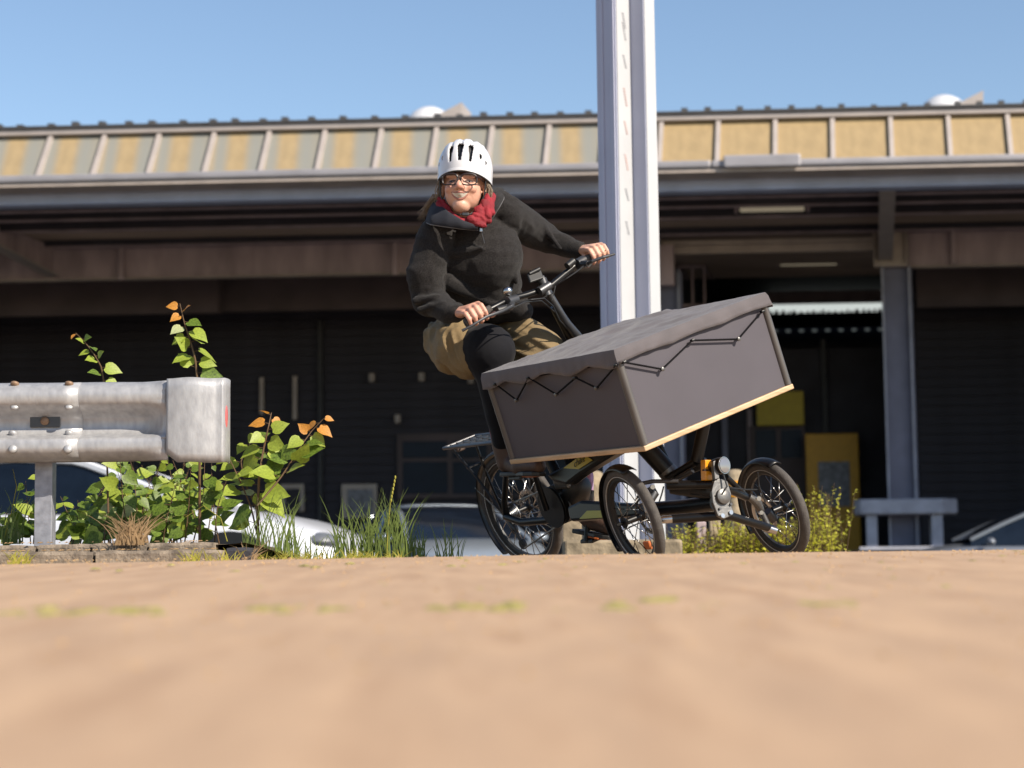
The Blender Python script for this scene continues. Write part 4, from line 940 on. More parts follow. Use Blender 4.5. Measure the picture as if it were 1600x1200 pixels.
# front sub-frame
part('front_beam', 'black', ([W(1012, 797, 7.35), W(1070, 792, 7.22), W(1118, 786, 7.08)], .030), n=16)
part('support_tube', 'black', ([W(1003, 692, 7.2), W(1045, 738, 7.2)], .0375), n=18)
part('support_tube', 'black', ([W(1028, 690, 7.25), W(1052, 745, 7.24)], .014))
part('support_collar', 'alu', ([W(1041, 734, 7.2), W(1048, 742, 7.2)], .0385), n=18)
part('steering_post', 'black', ([W(1102, 655, 7.08), W(1088, 722, 7.1)], .024), n=16)
part('upper_link', 'black', ([W(1044, 748, 7.16), W(1086, 722, 7.09)], .016)); part('upper_link', 'darkmetal', ([W(1052, 752, 7.12), W(1082, 735, 7.07)], .012))
part('pivot_block', 'blackmatt', ([W(1042, 748, 7.18), W(1104, 722, 7.10)], .020), ([W(1050, 760, 7.16), W(1118, 770, 7.08)], .030))
part('cross_arm', 'black', ([W(1042, 758, 7.06), W(1114, 757, 7.02)], .017), n=14)
part('tie_rod', 'darkmetal', ([W(1000, 756, 7.05), W(1020, 752, 7.04), W(1060, 752, 7.03)], .008))
part('lower_arm', 'black', ([W(1050, 811, 7.02), W(1125, 806, 7.0)], .017), n=16)
part('lower_arm', 'black', ([W(1120, 806, 7.0), W(1140, 806, 7.0), W(1206, 826, 7.22)], .016), n=16)
part('upper_arm', 'black', ([W(1136, 764, 7.02), W(1166, 777, 7.2)], .0145), n=14)
part('upper_arm', 'black', ([W(1134, 745, 7.03), W(1152, 762, 7.12), W(1168, 778, 7.22)], .012))
part('arm_end', 'steel', ([W(1028, 812, 7.0), W(1036, 812, 7.0), W(1050, 811, 7.0)], [.010, .015, .015]), n=14)
part('arm_end', 'steel', ([W(1196, 824, 7.2), W(1214, 830, 7.2)], .014), n=14)
part('knuckle', 'alu', ([W(1170, 776, 7.2), W(1182, 784, 7.22), W(1190, 800, 7.26)], [.013, .019, .014]), ([W(1190, 800, 7.26), W(1200, 822, 7.22)], .012), n=14)
part('knuckle', 'darkmetal', ([W(1016, 760, 7.04), W(1022, 770, 7.04), W(1000, 806, 7.03)], [.014, .02, .018]), ([W(1000, 806, 7.03), W(1030, 812, 7.02)], .014), n=14)
part('knuckle_bolt', 'steel', ([W(1184, 779, 7.16), W(1186, 779, 7.14)], .009), ([W(1188, 801, 7.2), W(1190, 801, 7.18)], .008), ([W(1019, 761, 7.01), W(1020, 761, 6.99)], .009), n=14)
part('brake_caliper', 'darkmetal', ([W(1198, 800, 7.26), W(1210, 812, 7.28)], [.022, .018]), ([W(1004, 785, 7.04), W(1012, 800, 7.04)], .018), n=14)
part('brake_hose', 'blackmatt', ([W(1130, 740, 6.98), W(1136, 760, 6.97), W(1128, 772, 6.96), W(1112, 777, 6.97), W(1080, 772, 7.05)], .0035), ([W(1140, 762, 7.0), W(1165, 765, 7.1), W(1183, 765, 7.2)], .003), ([W(1184, 738, 7.18), W(1186, 760, 7.2), W(1196, 785, 7.24)], .003), ([W(1037, 760, 7.05), W(1034, 772, 7.05), W(1030, 784, 7.05)], .003), n=6)
# silver tilt plate with round boss
n_ = (bf * .94 + Z * .12 - br0 * .1).normalized(); p0 = W(1130, 780, 6.98)
pp = [on_plane(px, py, p0, n_) for px, py in ((1116, 752), (1124, 747), (1137, 752), (1143, 772), (1141, 786), (1147, 800), (1143, 806), (1131, 811), (1122, 806), (1114, 785), (1112, 768))]
mb = MB(); mb.prism(pp, -n_ * .016); mb.build('tilt_plate', 'alu', trike, smooth=False, bevel=.003)
mb = MB(); c = on_plane(1129, 776, p0, n_); mb.tube([c, c + n_ * .012, c + n_ * .018], [.031, .029, .016], 28); mb.build('plate_boss', 'alu', trike)
for (px, py) in ((1128, 806), (1141, 801), (1124, 795), (1141, 788)):
    mb = MB(); c = on_plane(px, py, p0, n_); mb.tube([c, c + n_ * .008], .0085 if py > 800 else .005, 12); mb.build('plate_bolt', 'steel' if py > 800 else 'darkmetal', trike)
mb = MB(); mb.prism([on_plane(px, py, p0, n_) + n_ * .01 for px, py in ((1112, 722), (1119, 719), (1122, 748), (1115, 750))], -n_ * .02); mb.build('bracket', 'alu', trike, smooth=False, bevel=.002)
mb = MB(); c = W(1104, 735, 7.02); mb.box(c, (.034, .03, .078), (br0, bf, Z)); mb.build('amber_reflector', 'amber', trike, smooth=False, bevel=.003)
mb = MB(); mb.box(c + V((0, -.016, .0)), (.036, .012, .006), (br0, bf, Z)); mb.build('reflector_strap', 'blackmatt', trike, smooth=False)
ld = (bf * .9 + Z * .05 + br0 * .15).normalized(); c = W(1131, 727, 6.98)
mb = MB(); mb.tube([c - ld * .075, c - ld * .06, c - ld * .02, c + ld * .0], [.012, .026, .032, .032], 24); hl = mb.build('headlight', 'black', trike)
mb = MB(); mb.tube([c + ld * .0005, c + ld * .006, c + ld * .009], [.030, .028, .012], 24); mb.build('lamp_lens', 'lens', hl)
mb = MB(); mb.ring(c + ld * .002, ld, .031, .0022, 32, 6); mb.build('lamp_rim', 'steel', hl)
# ------------------------------------------------------------------ the box
BB_ = V((.470, 6.600, .5227)); Lb, Wb, Hb = .908, .733, .328
def X(s, t, h): return BB_ - bf * s + br * t + bu_ * h       # s from the front backwards, t from the rider's right, h up
def bbox(mb, s0, s1, t0, t1, h0, h1):
    vs = [X(s, t, h) for s in (s0, s1) for t in (t0, t1) for h in (h0, h1)]
    return mb.add(vs, [(0, 1, 3, 2), (4, 6, 7, 5), (0, 4, 5, 1), (2, 3, 7, 6), (0, 2, 6, 4), (1, 5, 7, 3)])
mb = MB(); bbox(mb, -.004, Lb + .004, -.004, Wb + .004, -.012, .008); cbox = mb.build('cargo_box', 'ply', trike, smooth=False, bevel=.004); cbox['label'] = 'plywood floor with a natural wood edge'
for nm, bx_ in (('front_panel', (.008, .016, .012, Wb - .012, .0085, Hb - .01)), ('side_panel', (.012, Lb - .012, .008, .016, .0085, Hb - .01)), ('side_panel', (.012, Lb - .012, Wb - .016, Wb - .008, .0085, Hb - .01)), ('rear_panel', (Lb - .016, Lb - .008, .012, Wb - .012, .0085, Hb - .01))):
    mb = MB(); bbox(mb, *bx_); mb.build(nm, 'panel', cbox, smooth=False)
for (s, t) in ((.011, .011), (.011, Wb - .011), (Lb - .011, .011), (Lb - .011, Wb - .011)):
    mb = MB(); mb.tube([X(s, t, .009), X(s, t, Hb)], .0155, 14); mb.build('corner_post', mat('post_grey', (.13, .12, .115), .45, .3, var=.1) if 'post_grey' not in MATS else MATS['post_grey'], cbox)
# cloth cover: top sheet and hanging skirts in one cloth
ch = .040
def wr(s, t):
    p = V((s * 6, t * 6, 0)); a = noise.noise(p) * .009 + .010 * (.4 - abs(noise.noise(V((s * 9 + t * 5, t * 7 - s * 3, 5))))) + .006 * noise.noise(V((s * 14 + 5 * noise.noise(p), t * 5, 3))) + .003 * noise.noise(V((s * 35, t * 18, 7)))
    sag = .018 * math.sin(math.pi * s / Lb) * math.sin(math.pi * t / Wb); hump = .012 * math.exp(-((s - Lb * .55) / .05) ** 2) * (t / Wb)
    return a + sag + hump
def skirt_low(edge, q):        # lower edge height on each side
    if edge == 'front': return Hb - .012 + .010 * abs(math.sin(q / Wb * math.pi * 3)) * .6
    if edge == 'side':
        d = min(abs(q - x) for x in (.03, .30, .62, .87)); return Hb - .026 + .024 * min(1, d / .13) ** 1.3
    return Hb - .02
NS, NT = 70, 56; P = []
ov = 4
for i in range(-ov, NS + ov + 1):
    row = []
    for j in range(-ov, NT + ov + 1):
        s = min(max(i / NS, 0), 1) * Lb; t = min(max(j / NT, 0), 1) * Wb
        ds = max(0, -i, i - NS) / ov; dt = max(0, -j, j - NT) / ov; d = max(ds, dt)
        h = Hb + ch + wr(s, t) * min(1, min(s, Lb - s, t, Wb - t) / .08 + .15)
        e = .005 * (1 if d > 0 else 0) + .003 + .004 * d
        if d > 0:
            lo = skirt_low('front' if i < 0 else 'side' if j < 0 else 'x', t if i < 0 else s)
            if i < 0 and j < 0: lo = Hb - .03
            h = (Hb + ch - .003) * (1 - d) + lo * d
            e += .005 * d * noise.noise(V((s * 26, t * 26, d * 1.5)))
        s_ = s - (e if i <= 0 else 0) + (e if i >= NS else 0); t_ = t - (e if j <= 0 else 0) + (e if j >= NT else 0)
        row.append(X(s_, t_, h))
    P.append(row)
mb = MB(); mb.grid(P); cv = mb.build('cover', 'cloth', cbox, solid=.002)
# elastic cord and hooks
nF = bf; pF = X(-.006, 0, .2); nS = -br; pS = X(0, -.008, .2)
side = [on_plane(px, py, pS, nS) for px, py in ((775, 600), (808, 625), (827, 590), (870, 616), (900, 590), (933, 606), (964, 570))]
fr = [on_plane(px, py, pF, nF) for px, py in ((974, 566), (1034, 577), (1081, 532), (1153, 530), (1190, 487))]
for pts in (side, fr):
    nn = nS if pts is side else nF
    for i in range(len(pts) - 1):
        mb = MB(); mb.tube([pts[i] + nn * .002, pts[i + 1] + nn * .002], .0036, 8); mb.build('cord', 'cord', cbox)
    for i in range(1, len(pts) - 1, 2):
        mb = MB(); c = pts[i]; mb.tube([c - nn * .006, c + nn * .004, c + nn * .009, c + nn * .011], [.005, .0075, .0075, .003], 12); mb.build('hook', 'alu', cbox)
    for i in range(0, len(pts), 2):
        mb = MB(); c = pts[i] + nn * .004; mb.box(c, (.016, .016, .010), (bf if nn is nS else br, nn, bu_)); mb.build('cord_tab', 'black', cbox, smooth=False, bevel=.003)
# ------------------------------------------------------------------ steering column and handlebar
hc = W(849, 441, 7.50)
part('steering_column', 'darkmetal', ([W(846, 432, 7.50), W(862, 465, 7.51), W(884, 502, 7.56), W(912, 538, 7.66)], [.012, .014, .015, .022]), n=16)
part('column_tube', 'black', ([W(866, 478, 7.56), W(884, 508, 7.6), W(905, 540, 7.7)], [.02, .026, .038]), n=16)
hbpts = [(727, 506, 7.30), (768, 482, 7.33), (795, 468, 7.40), (822, 461, 7.46), (849, 452, 7.50), (862, 445, 7.52), (880, 430, 7.57), (903, 411, 7.62), (925, 402, 7.64), (948, 392, 7.66)]
HB_ = [W(*p) for p in hbpts]
hb = part('handlebar', 'black', (HB_, .0125), n=14)
gR = (HB_[0], HB_[0].lerp(HB_[1], .98)); gL = (HB_[7].lerp(HB_[9], .15), HB_[9])
part('grip', 'rubber', (list(gR), .0175), n=16); part('grip', 'rubber', (list(gL), .0175), n=16)
part('brake_lever', 'darkmetal', ([W(800, 478, 7.30), W(785, 486, 7.25), W(760, 495, 7.19), W(735, 510, 7.16), W(722, 517, 7.16)], [.008, .007, .006, .005, .006]), n=10)
part('brake_lever', 'darkmetal', ([W(918, 412, 7.55), W(926, 408, 7.50), W(942, 402, 7.50), W(960, 397, 7.54)], [.008, .007, .007, .005]), n=10)
part('lever_clamp', 'darkmetal', ([W(792, 472, 7.37), W(806, 468, 7.41)], .022), ([W(800, 474, 7.38), W(798, 480, 7.30)], .013), n=14)
part('lever_clamp', 'darkmetal', ([W(901, 413, 7.60), W(912, 407, 7.63)], .022), ([W(908, 412, 7.6), W(920, 412, 7.54)], .013), n=14)
part('shifter', 'blackmatt', ([W(776, 486, 7.30), W(794, 482, 7.33)], .018), ([W(886, 416, 7.56), W(896, 408, 7.58)], .015), n=14)
mb = MB(); c = W(793, 455, 7.38); mb.ell(c, (.020, .020, .019)); mb.cap(c, W(797, 466, 7.4), .008, .010); mb.build('bell', 'steel', trike)
mb = MB(); c = W(836, 432, 7.46); mb.box(c, (.070, .012, .045), (br, (bf + Z * .8).normalized(), (Z - bf * .6).normalized())); mb.build('display', 'blackmatt', trike, smooth=False, bevel=.004)
part('display_mount', 'blackmatt', ([W(827, 428, 7.45), W(843, 420, 7.47)], .008), ([W(838, 432, 7.47), W(848, 446, 7.5)], .014))
part('stem', 'darkmetal', ([W(846, 436, 7.50), W(856, 462, 7.50)], .021), ([W(842, 456, 7.47), W(858, 446, 7.50)], .020), n=16)
part('brake_cable', 'blackmatt', ([W(808, 474, 7.38), W(830, 468, 7.38), W(850, 466, 7.42), W(864, 478, 7.48), W(874, 500, 7.52), W(892, 520, 7.6)], .003), ([W(916, 413, 7.56), W(900, 425, 7.5), W(885, 435, 7.48), W(868, 446, 7.5), W(862, 470, 7.5)], .003), ([W(790, 486, 7.3), W(820, 472, 7.36), W(846, 470, 7.44), W(870, 490, 7.52)], .003), n=6)
# ------------------------------------------------------------------ the rider
from mathutils.bvhtree import BVHTree
PO = PB(-1.0, 0, .9)
rider = thing('person', PO, 'smiling woman in white helmet, black sweater, red scarf and khaki skirt riding the cargo tricycle', 'person')
HS = 1.14; HR = Matrix.Rotation(math.radians(-7), 3, 'Z') @ Matrix.Rotation(math.radians(-2), 3, 'X') @ Matrix.Rotation(math.radians(2), 3, 'Y')
HC = W(717.5, 280.5, 7.33) + HR @ V((0, .0965, 0)) * HS
def Hd(x, y, z): return HC + (HR @ V((x, y, z))) * HS
HRi = np.array(HR.inverted())
def hloc(co): return ((co - np.array(HC)) @ HRi.T) / HS
S = dict(shR=W(682, 372, 7.50), elR=W(672, 462, 7.52), wrR=W(716, 489, 7.38), shL=W(793, 335, 7.60), elL=W(852, 372, 7.80), wrL=W(908, 392, 7.73),
         nk=W(738, 338, 7.56), ch=W(742, 400, 7.62), be=W(757, 455, 7.75), hp=W(768, 515, 7.88),
         hiR=W(712, 542, 7.88), knR=W(765, 547, 7.54), anR=W(788, 700, 7.64), hiL=W(805, 525, 7.90), knL=W(866, 570, 7.72), anL=W(906, 755, 7.90))
# -- body, one continuous mesh
B = MB(); R3 = HR
B.ell(Hd(0, .045, .045), (.080 * HS, .097 * HS, .098 * HS), R3, 28); B.ell(Hd(0, -.004, -.022), (.065 * HS, .078 * HS, .078 * HS), R3, 28)
B.ell(Hd(0, -.034, -.080), (.032 * HS, .038 * HS, .029 * HS), R3)
for s in (-1, 1):
    B.ell(Hd(s * .023, .008, -.060), (.027 * HS, .05 * HS, .032 * HS), R3); B.ell(Hd(s * .035, -.053, -.024), (.022 * HS, .023 * HS, .019 * HS), R3)
    B.ell(Hd(s * .0125, -.087, -.027), (.0085 * HS, .010 * HS, .008 * HS), R3); B.ell(Hd(s * .078, .022, -.012), (.010 * HS, .020 * HS, .030 * HS), R3)
    B.cap(Hd(s * .012, -.074, .020), Hd(s * .045, -.062, .020), .009 * HS, .008 * HS)
B.cap(Hd(0, -.074, .012), Hd(0, -.098, -.022), .0085 * HS, .0125 * HS)
B.cap(Hd(0, -.079, -.043), Hd(0, -.078, -.046), .012 * HS, .012 * HS)
B.cap(Hd(0, .03, -.05), S['nk'], .060, .062)
B.cap(S['shR'] + V((0, .03, -.03)), S['shL'] + V((0, .03, -.03)), .045, .045); B.ell(S['ch'] + V((0, .05, -.04)), (.13, .08, .13)); B.ell(S['be'] + V((0, .03, 0)), (.12, .09, .13)); B.ell(S['hp'] + V((0, .03, 0)), (.14, .10, .09))
B.cap(S['nk'], S['ch'] + V((0, .05, 0)), .055, .06)
B.cap(S['shR'], S['elR'], .055, .043); B.cap(S['elR'], S['wrR'], .043, .027); B.cap(S['shL'], S['elL'], .055, .043); B.cap(S['elL'], S['wrL'], .043, .027)
for s in 'RL':
    B.cap(S['hi' + s], S['kn' + s], .09, .065); B.cap(S['kn' + s], S['an' + s], .058, .028)
B.cap(S['anR'], W(793, 722, 7.66), .028, .028); B.cap(W(793, 722, 7.66), W(830, 728, 7.53), .028, .022); B.cap(S['anL'], W(914, 796, 7.90), .028, .028); B.cap(W(914, 796, 7.90), W(935, 814, 7.84), .028, .022)
def hand(p0, p1, wr_, sc_, side, inv):
    """fist round a bar running p0 (outer end) -> p1 (inner end)"""
    a = (p1 - p0).normalized(); Fv = (bf - a * bf.dot(a)).normalized(); Uv = Fv.cross(a)
    if Uv.z < 0: Uv = -Uv
    Ln = (p1 - p0).length; ks = []
    for i, (off, kl) in enumerate(((.082, 1), (.060, 1.06), (.038, 1), (.017, .88))):
        c = p0 + a * off * sc_ * 1.0; k_ = sc_ * kl
        K = c + Uv * .034 * k_ - Fv * .014 * k_; q1 = c + Uv * .030 * k_ + Fv * .016 * k_; q2 = c + Uv * .004 * k_ + Fv * .030 * k_; q3 = c - Uv * .020 * k_ + Fv * .022 * k_; q4 = c - Uv * .026 * k_ + Fv * .006 * k_
        r = (.0086, .0090, .0086, .0076)[i] * sc_
        B.cap(K, q1, r * 1.12, r * 1.05, 12); B.cap(q1, q2, r * 1.05, r, 12); B.cap(q2, q3, r, r * .92, 12); B.cap(q3, q4, r * .92, r * .8, 12); ks.append(K)
    for i, K in enumerate(ks):
        B.cap(K, wr_.lerp(ks[1].lerp(ks[2], .5), .25) + a * (.012 - .008 * i) * sc_, .0115 * sc_, .016 * sc_, 12)
    m = ks[1].lerp(ks[2], .5); B.cap(m - Uv * .006, wr_, .018 * sc_, .024, 16)
    c = p0 + a * .095 * sc_; t0 = wr_.lerp(ks[0], .45) - Uv * .012; t1 = c - Fv * .024 * sc_ - Uv * .002; t2 = c + a * .012 + Fv * .004 - Uv * .022 * sc_; t3 = c + a * .020 * sc_ + Fv * .022 * sc_ - Uv * .018 * sc_
    B.cap(t0, t1, .014 * sc_, .0125 * sc_, 12); B.cap(t1, t2, .0115 * sc_, .0105 * sc_, 12); B.cap(t2, t3, .0105 * sc_, .009 * sc_, 12)
hand(W(724, 504, 7.30), W(768, 482, 7.33), S['wrR'], 1.12, -1, False)
hand(W(951, 391, 7.66), W(903, 411, 7.62), S['wrL'], 1.06, 1, True)
me = remesh(B, .0038, 5, .5)
def hdisp(co, nr):
    p = hloc(co); fr_ = (p[:, 1] < 0) & (np.abs(p[:, 2] + .01) < .11); d = np.zeros(len(co))
    for s in (-1, 1):
        d -= .0045 * np.exp(-(((p[:, 0] - s * .031) / .015) ** 2 + ((p[:, 2] - .003) / .010) ** 2))
        for k in range(7):        # smile fold
            t = k / 6; d -= .0005 * np.exp(-(((p[:, 0] - s * (.019 + .023 * t)) / .0045) ** 2 + ((p[:, 2] + .028 + .030 * t) / .006) ** 2))
    d -= .0025 * np.exp(-((p[:, 0] / .032) ** 2 + ((p[:, 2] + .053) / .0075) ** 2))
    d[~fr_] = 0
    return co + nr * d[:, None]
def hcol(co, nr):
    p = hloc(co); x, y, z = p.T; n = len(x); c = np.tile(np.array([.52, .295, .21]), (n, 1)); head = np.abs(z) < .16
    def mixc(w_, col):
        w_ = np.clip(w_, 0, 1)[:, None]; c[:] = c * (1 - w_) + np.array(col) * w_
    for s in (-1, 1):
        mixc(.32 * np.exp(-(((x - s * .042) / .022) ** 2 + ((z + .028) / .022) ** 2)) * (y < 0), (.43, .15, .11))
        mixc(.3 * np.exp(-(((x - s * .031) / .016) ** 2 + ((z - .002) / .010) ** 2)) * (y < 0), (.27, .13, .10))
        mixc(.85 * np.exp(-(((np.abs(x - s * .031)) / .020) ** 4 + ((z - .021) / .0032) ** 2)) * (y < 0), (.20, .12, .07))
    mixc(.55 * np.exp(-((x / .016) ** 2 + ((z + .024) / .012) ** 2)) * (y < 0), (.43, .145, .105))
    hand_ = (p[:, 2] < -.2); mixc(hand_ * .35, (.44, .19, .135))
    return c
body = finish(me, 'body', 'skin', rider, hdisp, hcol)
bm_v = [v.co.copy() + PO for v in body.data.vertices]
bvh = BVHTree.FromPolygons(bm_v, [tuple(p.vertices) for p in body.data.polygons])
def onface(x, z, out=.001):
    o_ = Hd(x, -.3, z); d = (HR @ V((0, 1, 0))); hit = bvh.ray_cast(o_, d)
    return (hit[0] - d * out) if hit[0] else Hd(x, -.08, z)
# teeth, lips, eyes
N = 15; top = lambda q: -.0462 + .0055 * q * q; bot = lambda q: -.0605 + .0190 * q * q
mb = MB(); P = []
for k in range(5):
    P.append([onface(.028 * (i / N * 2 - 1), top(i / N * 2 - 1) * (1 - k / 4) + bot(i / N * 2 - 1) * k / 4, .0012) for i in range(N + 1)])
mb.grid(P); mb.build('teeth', 'teeth', rider)
M['lip'] = mat('lip', (.46, .19, .15), .4); M['dark'] = mat('dark_line', (.05, .02, .018), .5); M['iris'] = mat('iris', (.02, .012, .01), .15); M['eyew'] = mat('eye_white', (.24, .19, .175), .2)
mb = MB(); mb.tube([onface(.030 * q, top(q) + .0028, .0002) for q in np.linspace(-1, 1, 15)], [.0008 + .0026 * math.cos(q * 1.5) for q in np.linspace(-1, 1, 15)], 8)
mb.build('upper_lip', 'lip', body)
mb = MB(); mb.tube([onface(.030 * q, bot(q) - .0035, .0004) for q in np.linspace(-1, 1, 15)], [.0008 + .0040 * math.cos(q * 1.5) for q in np.linspace(-1, 1, 15)], 8)
mb.build('lower_lip', 'lip', body)
for s in (-1, 1):
    mb = MB(); mb.tube([onface(s * .0295, -.0410, .0), onface(s * .0325, -.0385, .0)], [.0012, .0005], 6); mb.build('mouth_corner', 'dark', body)
    P = []
    for k in range(3): P.append([onface(s * .031 + .0125 * q, .0012 + (.0028 * (1 - q * q)) * (1 - k) - .0005, .0008) for q in np.linspace(-1, 1, 9)])
    mb = MB(); mb.grid(P); mb.build('eye', 'eyew', body)
    mb = MB(); c = onface(s * .031 - .001, .0012, .0016); ax = HR @ V((0, -1, 0)); mb.disc(c, ax, .0052, .0012, 16); mb.build('iris', 'iris', body)
    mb = MB(); mb.tube([onface(s * .031 + .0145 * q, .0008 + .0036 * (1 - q * q) , .0018) for q in np.linspace(-1, 1, 9)], [.0008, .0013, .0016, .0018, .0018, .0018, .0016, .0013, .0008], 6); mb.build('lash_line', 'dark', body)
    mb = MB(); mb.tube([onface(s * .031 + .013 * q, -.0005 - .0036 * (1 - q * q), .0006) for q in np.linspace(-1, 1, 9)], .0007, 5); mb.build('lower_lid', 'lip', body)
    mb = MB(); mb.ell(onface(s * .0065, -.0335, -.001), (.0028, .003, .0018)); mb.build('nostril', 'dark', body)
# spectacles
gl = MB(); mbL = MB()
for s in (-1, 1):
    pts = []
    for k in range(28):
        t = 2 * math.pi * k / 28; cx_, sx_ = math.cos(t), math.sin(t); e = .62
        x = s * .0335 + .0275 * math.copysign(abs(cx_) ** e, cx_); z = .001 + .0205 * math.copysign(abs(sx_) ** (e + .1), sx_) * (1 if sx_ > 0 else (.98 if s * cx_ < 0 else .92)); pts.append(Hd(x, -.0965 + .012 * (abs(x) / .06) ** 2, z))
    gl.tube(pts, [.0029 + (.0012 if math.sin(2 * math.pi * k / 28) > .3 else 0) for k in range(28)], 8, closed=True)
    c = sum(pts, V()) / 28; mbL.add([c] + pts, [(0, k + 1, (k + 1) % 28 + 1) for k in range(28)])
    gl.tube([Hd(s * .060, -.088, .012), Hd(s * .069, -.074, .012), Hd(s * .078, .0, .008), Hd(s * .082, .03, .0)], [.003, .0028, .002, .002], 8)
gl.tube([Hd(-.0075, -.0965, .006), Hd(0, -.099, .0085), Hd(.0075, -.0965, .006)], .0024, 8)
gl_o = gl.build('glasses', 'glasses', rider); mbL.build('spectacle_lens', M['lensg'], gl_o, auto=False)
# helmet
hc_ = (0, .035, .056); hr_ = (.0955, .128, .112)
vents = [(-.40, .10, .10, .78, .02), (-.03, .12, .12, .80, 0), (.36, .10, .10, .80, -.02), (.75, .07, .30, .55, 0), (1.02, .06, .18, .42, 0), (-.80, .06, .30, .52, 0), (-1.05, .06, .14, .36, 0),
         (-.30, .10, 1.15, 1.75, 0), (.30, .10, 1.15, 1.75, 0), (0, .10, 1.95, 2.5, 0), (-.6, .1, 1.2, 1.7, 0), (.6, .1, 1.2, 1.7, 0)]
NA, NE = 300, 170; P = []; keep = {}
def hpt(th, ph, k=1.0):
    lf = .20 * max(0, math.cos(th)) ** 1.5; ph = ph + lf * max(0, (math.pi / 2 - ph)) / 2.0
    c_ = math.cos(ph) if ph > 0 else math.cos(ph * .55); c_ = c_ ** .74; x = hr_[0] * c_ * math.sin(th); y = -hr_[1] * c_ * math.cos(th); z = hr_[2] * math.sin(ph)
    a = math.asin(max(-1, min(1, x / hr_[0]))); b_ = math.atan2(z / hr_[2], -y / hr_[1])
    # raised ribs between the vents
    rib = 0
    if b_ > .05:
        g_ = min(abs(a - v_[0]) / .12 for v_ in vents[:3]); rib = .0045 * min(1, max(0, (b_ - .05) / .5)) * (min(1, g_) - .5) * (1 if abs(a) < .75 else .3)
    q = k + rib / .1
    lip = .004 * max(0, 1 - (ph - lf + .42) / .12)
    return V((hc_[0] + x * q * (1 + lip * 6), hc_[1] + y * q * (1 + lip * 6), hc_[2] + z * q)), a, b_
phs = [-.40 + (math.pi / 2 + .395) * i / NE for i in range(NE + 1)]
fs = []; vs = []; idx = {}
for i, ph in enumerate(phs):
    for j in range(NA):
        th = 2 * math.pi * j / NA; p, a, b_ = hpt(th, ph); vs.append(Hd(*p)); idx[(i, j)] = (a, b_)
for i in range(NE):
    for j in range(NA):
        a, b_ = idx[(i, j)]; hole = False
        for (va, vw, b0, b1, sk) in vents:
            if b0 < b_ < b1:
                f_ = (b_ - b0) / (b1 - b0); ww = vw * (.45 + .75 * f_ if b1 < 1 else 1) * (1 if f_ < .85 else .7)
                if abs(a - va - sk * (b_ - b0)) < ww: hole = True
        if not hole: fs.append((i * NA + j, i * NA + (j + 1) % NA, (i + 1) * NA + (j + 1) % NA, (i + 1) * NA + j))
mb = MB(); mb.add(vs, fs); hm = mb.build('helmet', 'white', rider, auto=False, solid=.006)
mb = MB(); mb.add([Hd(*hpt(2 * math.pi * j / 48, -.36 + (math.pi / 2 + .34) * i / 20, .915)[0]) for i in range(21) for j in range(48)], [(i * 48 + j, i * 48 + (j + 1) % 48, (i + 1) * 48 + (j + 1) % 48, (i + 1) * 48 + j) for i in range(20) for j in range(48)])
mb.build('helmet_liner', 'blackmatt', hm)
mb = MB(); mb.tube([Hd(*hpt(2 * math.pi * j / 60, -.415, .985)[0]) for j in range(60)], .0045, 8, closed=True); mb.build('helmet_rim', 'blackmatt', hm)
for s in (-1, 1):
    mb = MB(); mb.tube([Hd(s * .083, -.02, .015), Hd(s * .079, -.012, -.035), Hd(s * .064, -.012, -.080), Hd(s * .035, -.040, -.112), Hd(0, -.058, -.117)], .0032, 6); mb.tube([Hd(s * .086, .05, .01), Hd(s * .079, -.012, -.035)], .003, 6); mb.build('chin_strap', 'blackmatt', hm)
mb = MB(); mb.box(Hd(.020, -.058, -.116), (.026, .010, .012)); mb.build('buckle', 'darkmetal', hm, smooth=False, bevel=.002)
# hair
random.seed(14); mb = MB(); mb.ell(Hd(0, .062, .0), (.088, .090, .080), HR); hmass = remesh(mb, .006, 2); hair = finish(hmass, 'hair', 'hair', rider)
mb = MB()
def strand(pts, r):
    mb.tube([V(p) for p in pts], [r, r * 1.1, r * .9, r * .25][:len(pts)] if len(pts) == 4 else r, 5, cap=False)
for k in range(34):
    x0 = U(.074, .088); strand([Hd(-x0, U(-.03, .05), .015), Hd(-x0 - U(.0, .016), U(-.01, .05), -.02), Hd(-x0 - U(-.004, .020), U(.01, .06), -.055), Hd(-.07 - U(0, .05), U(.02, .07), -.085)], U(.0009, .0018))
for k in range(60):
    x0 = U(.078, .088); strand([Hd(x0, U(-.01, .05), .018), Hd(x0 + U(.004, .016), U(.0, .05), -.01), Hd(x0 + U(-.002, .012), U(.01, .06), -.045), Hd(.075 + U(-.01, .012), U(.02, .06), -.075)], U(.0009, .0018))
for k in range(44):
    a_ = U(0, 1); strand([Hd(-.085, .05, -.03), W(686 - 10 * a_, 306 + U(-4, 4), 7.5), W(672 - 9 * a_, 322 + U(-5, 5), 7.55), W(655 + U(-6, 14), 345 + U(-14, 2), 7.6)], U(.0006, .0013))
mb.build('hair_strands', 'hair', hair, auto=False)['kind'] = 'stuff'
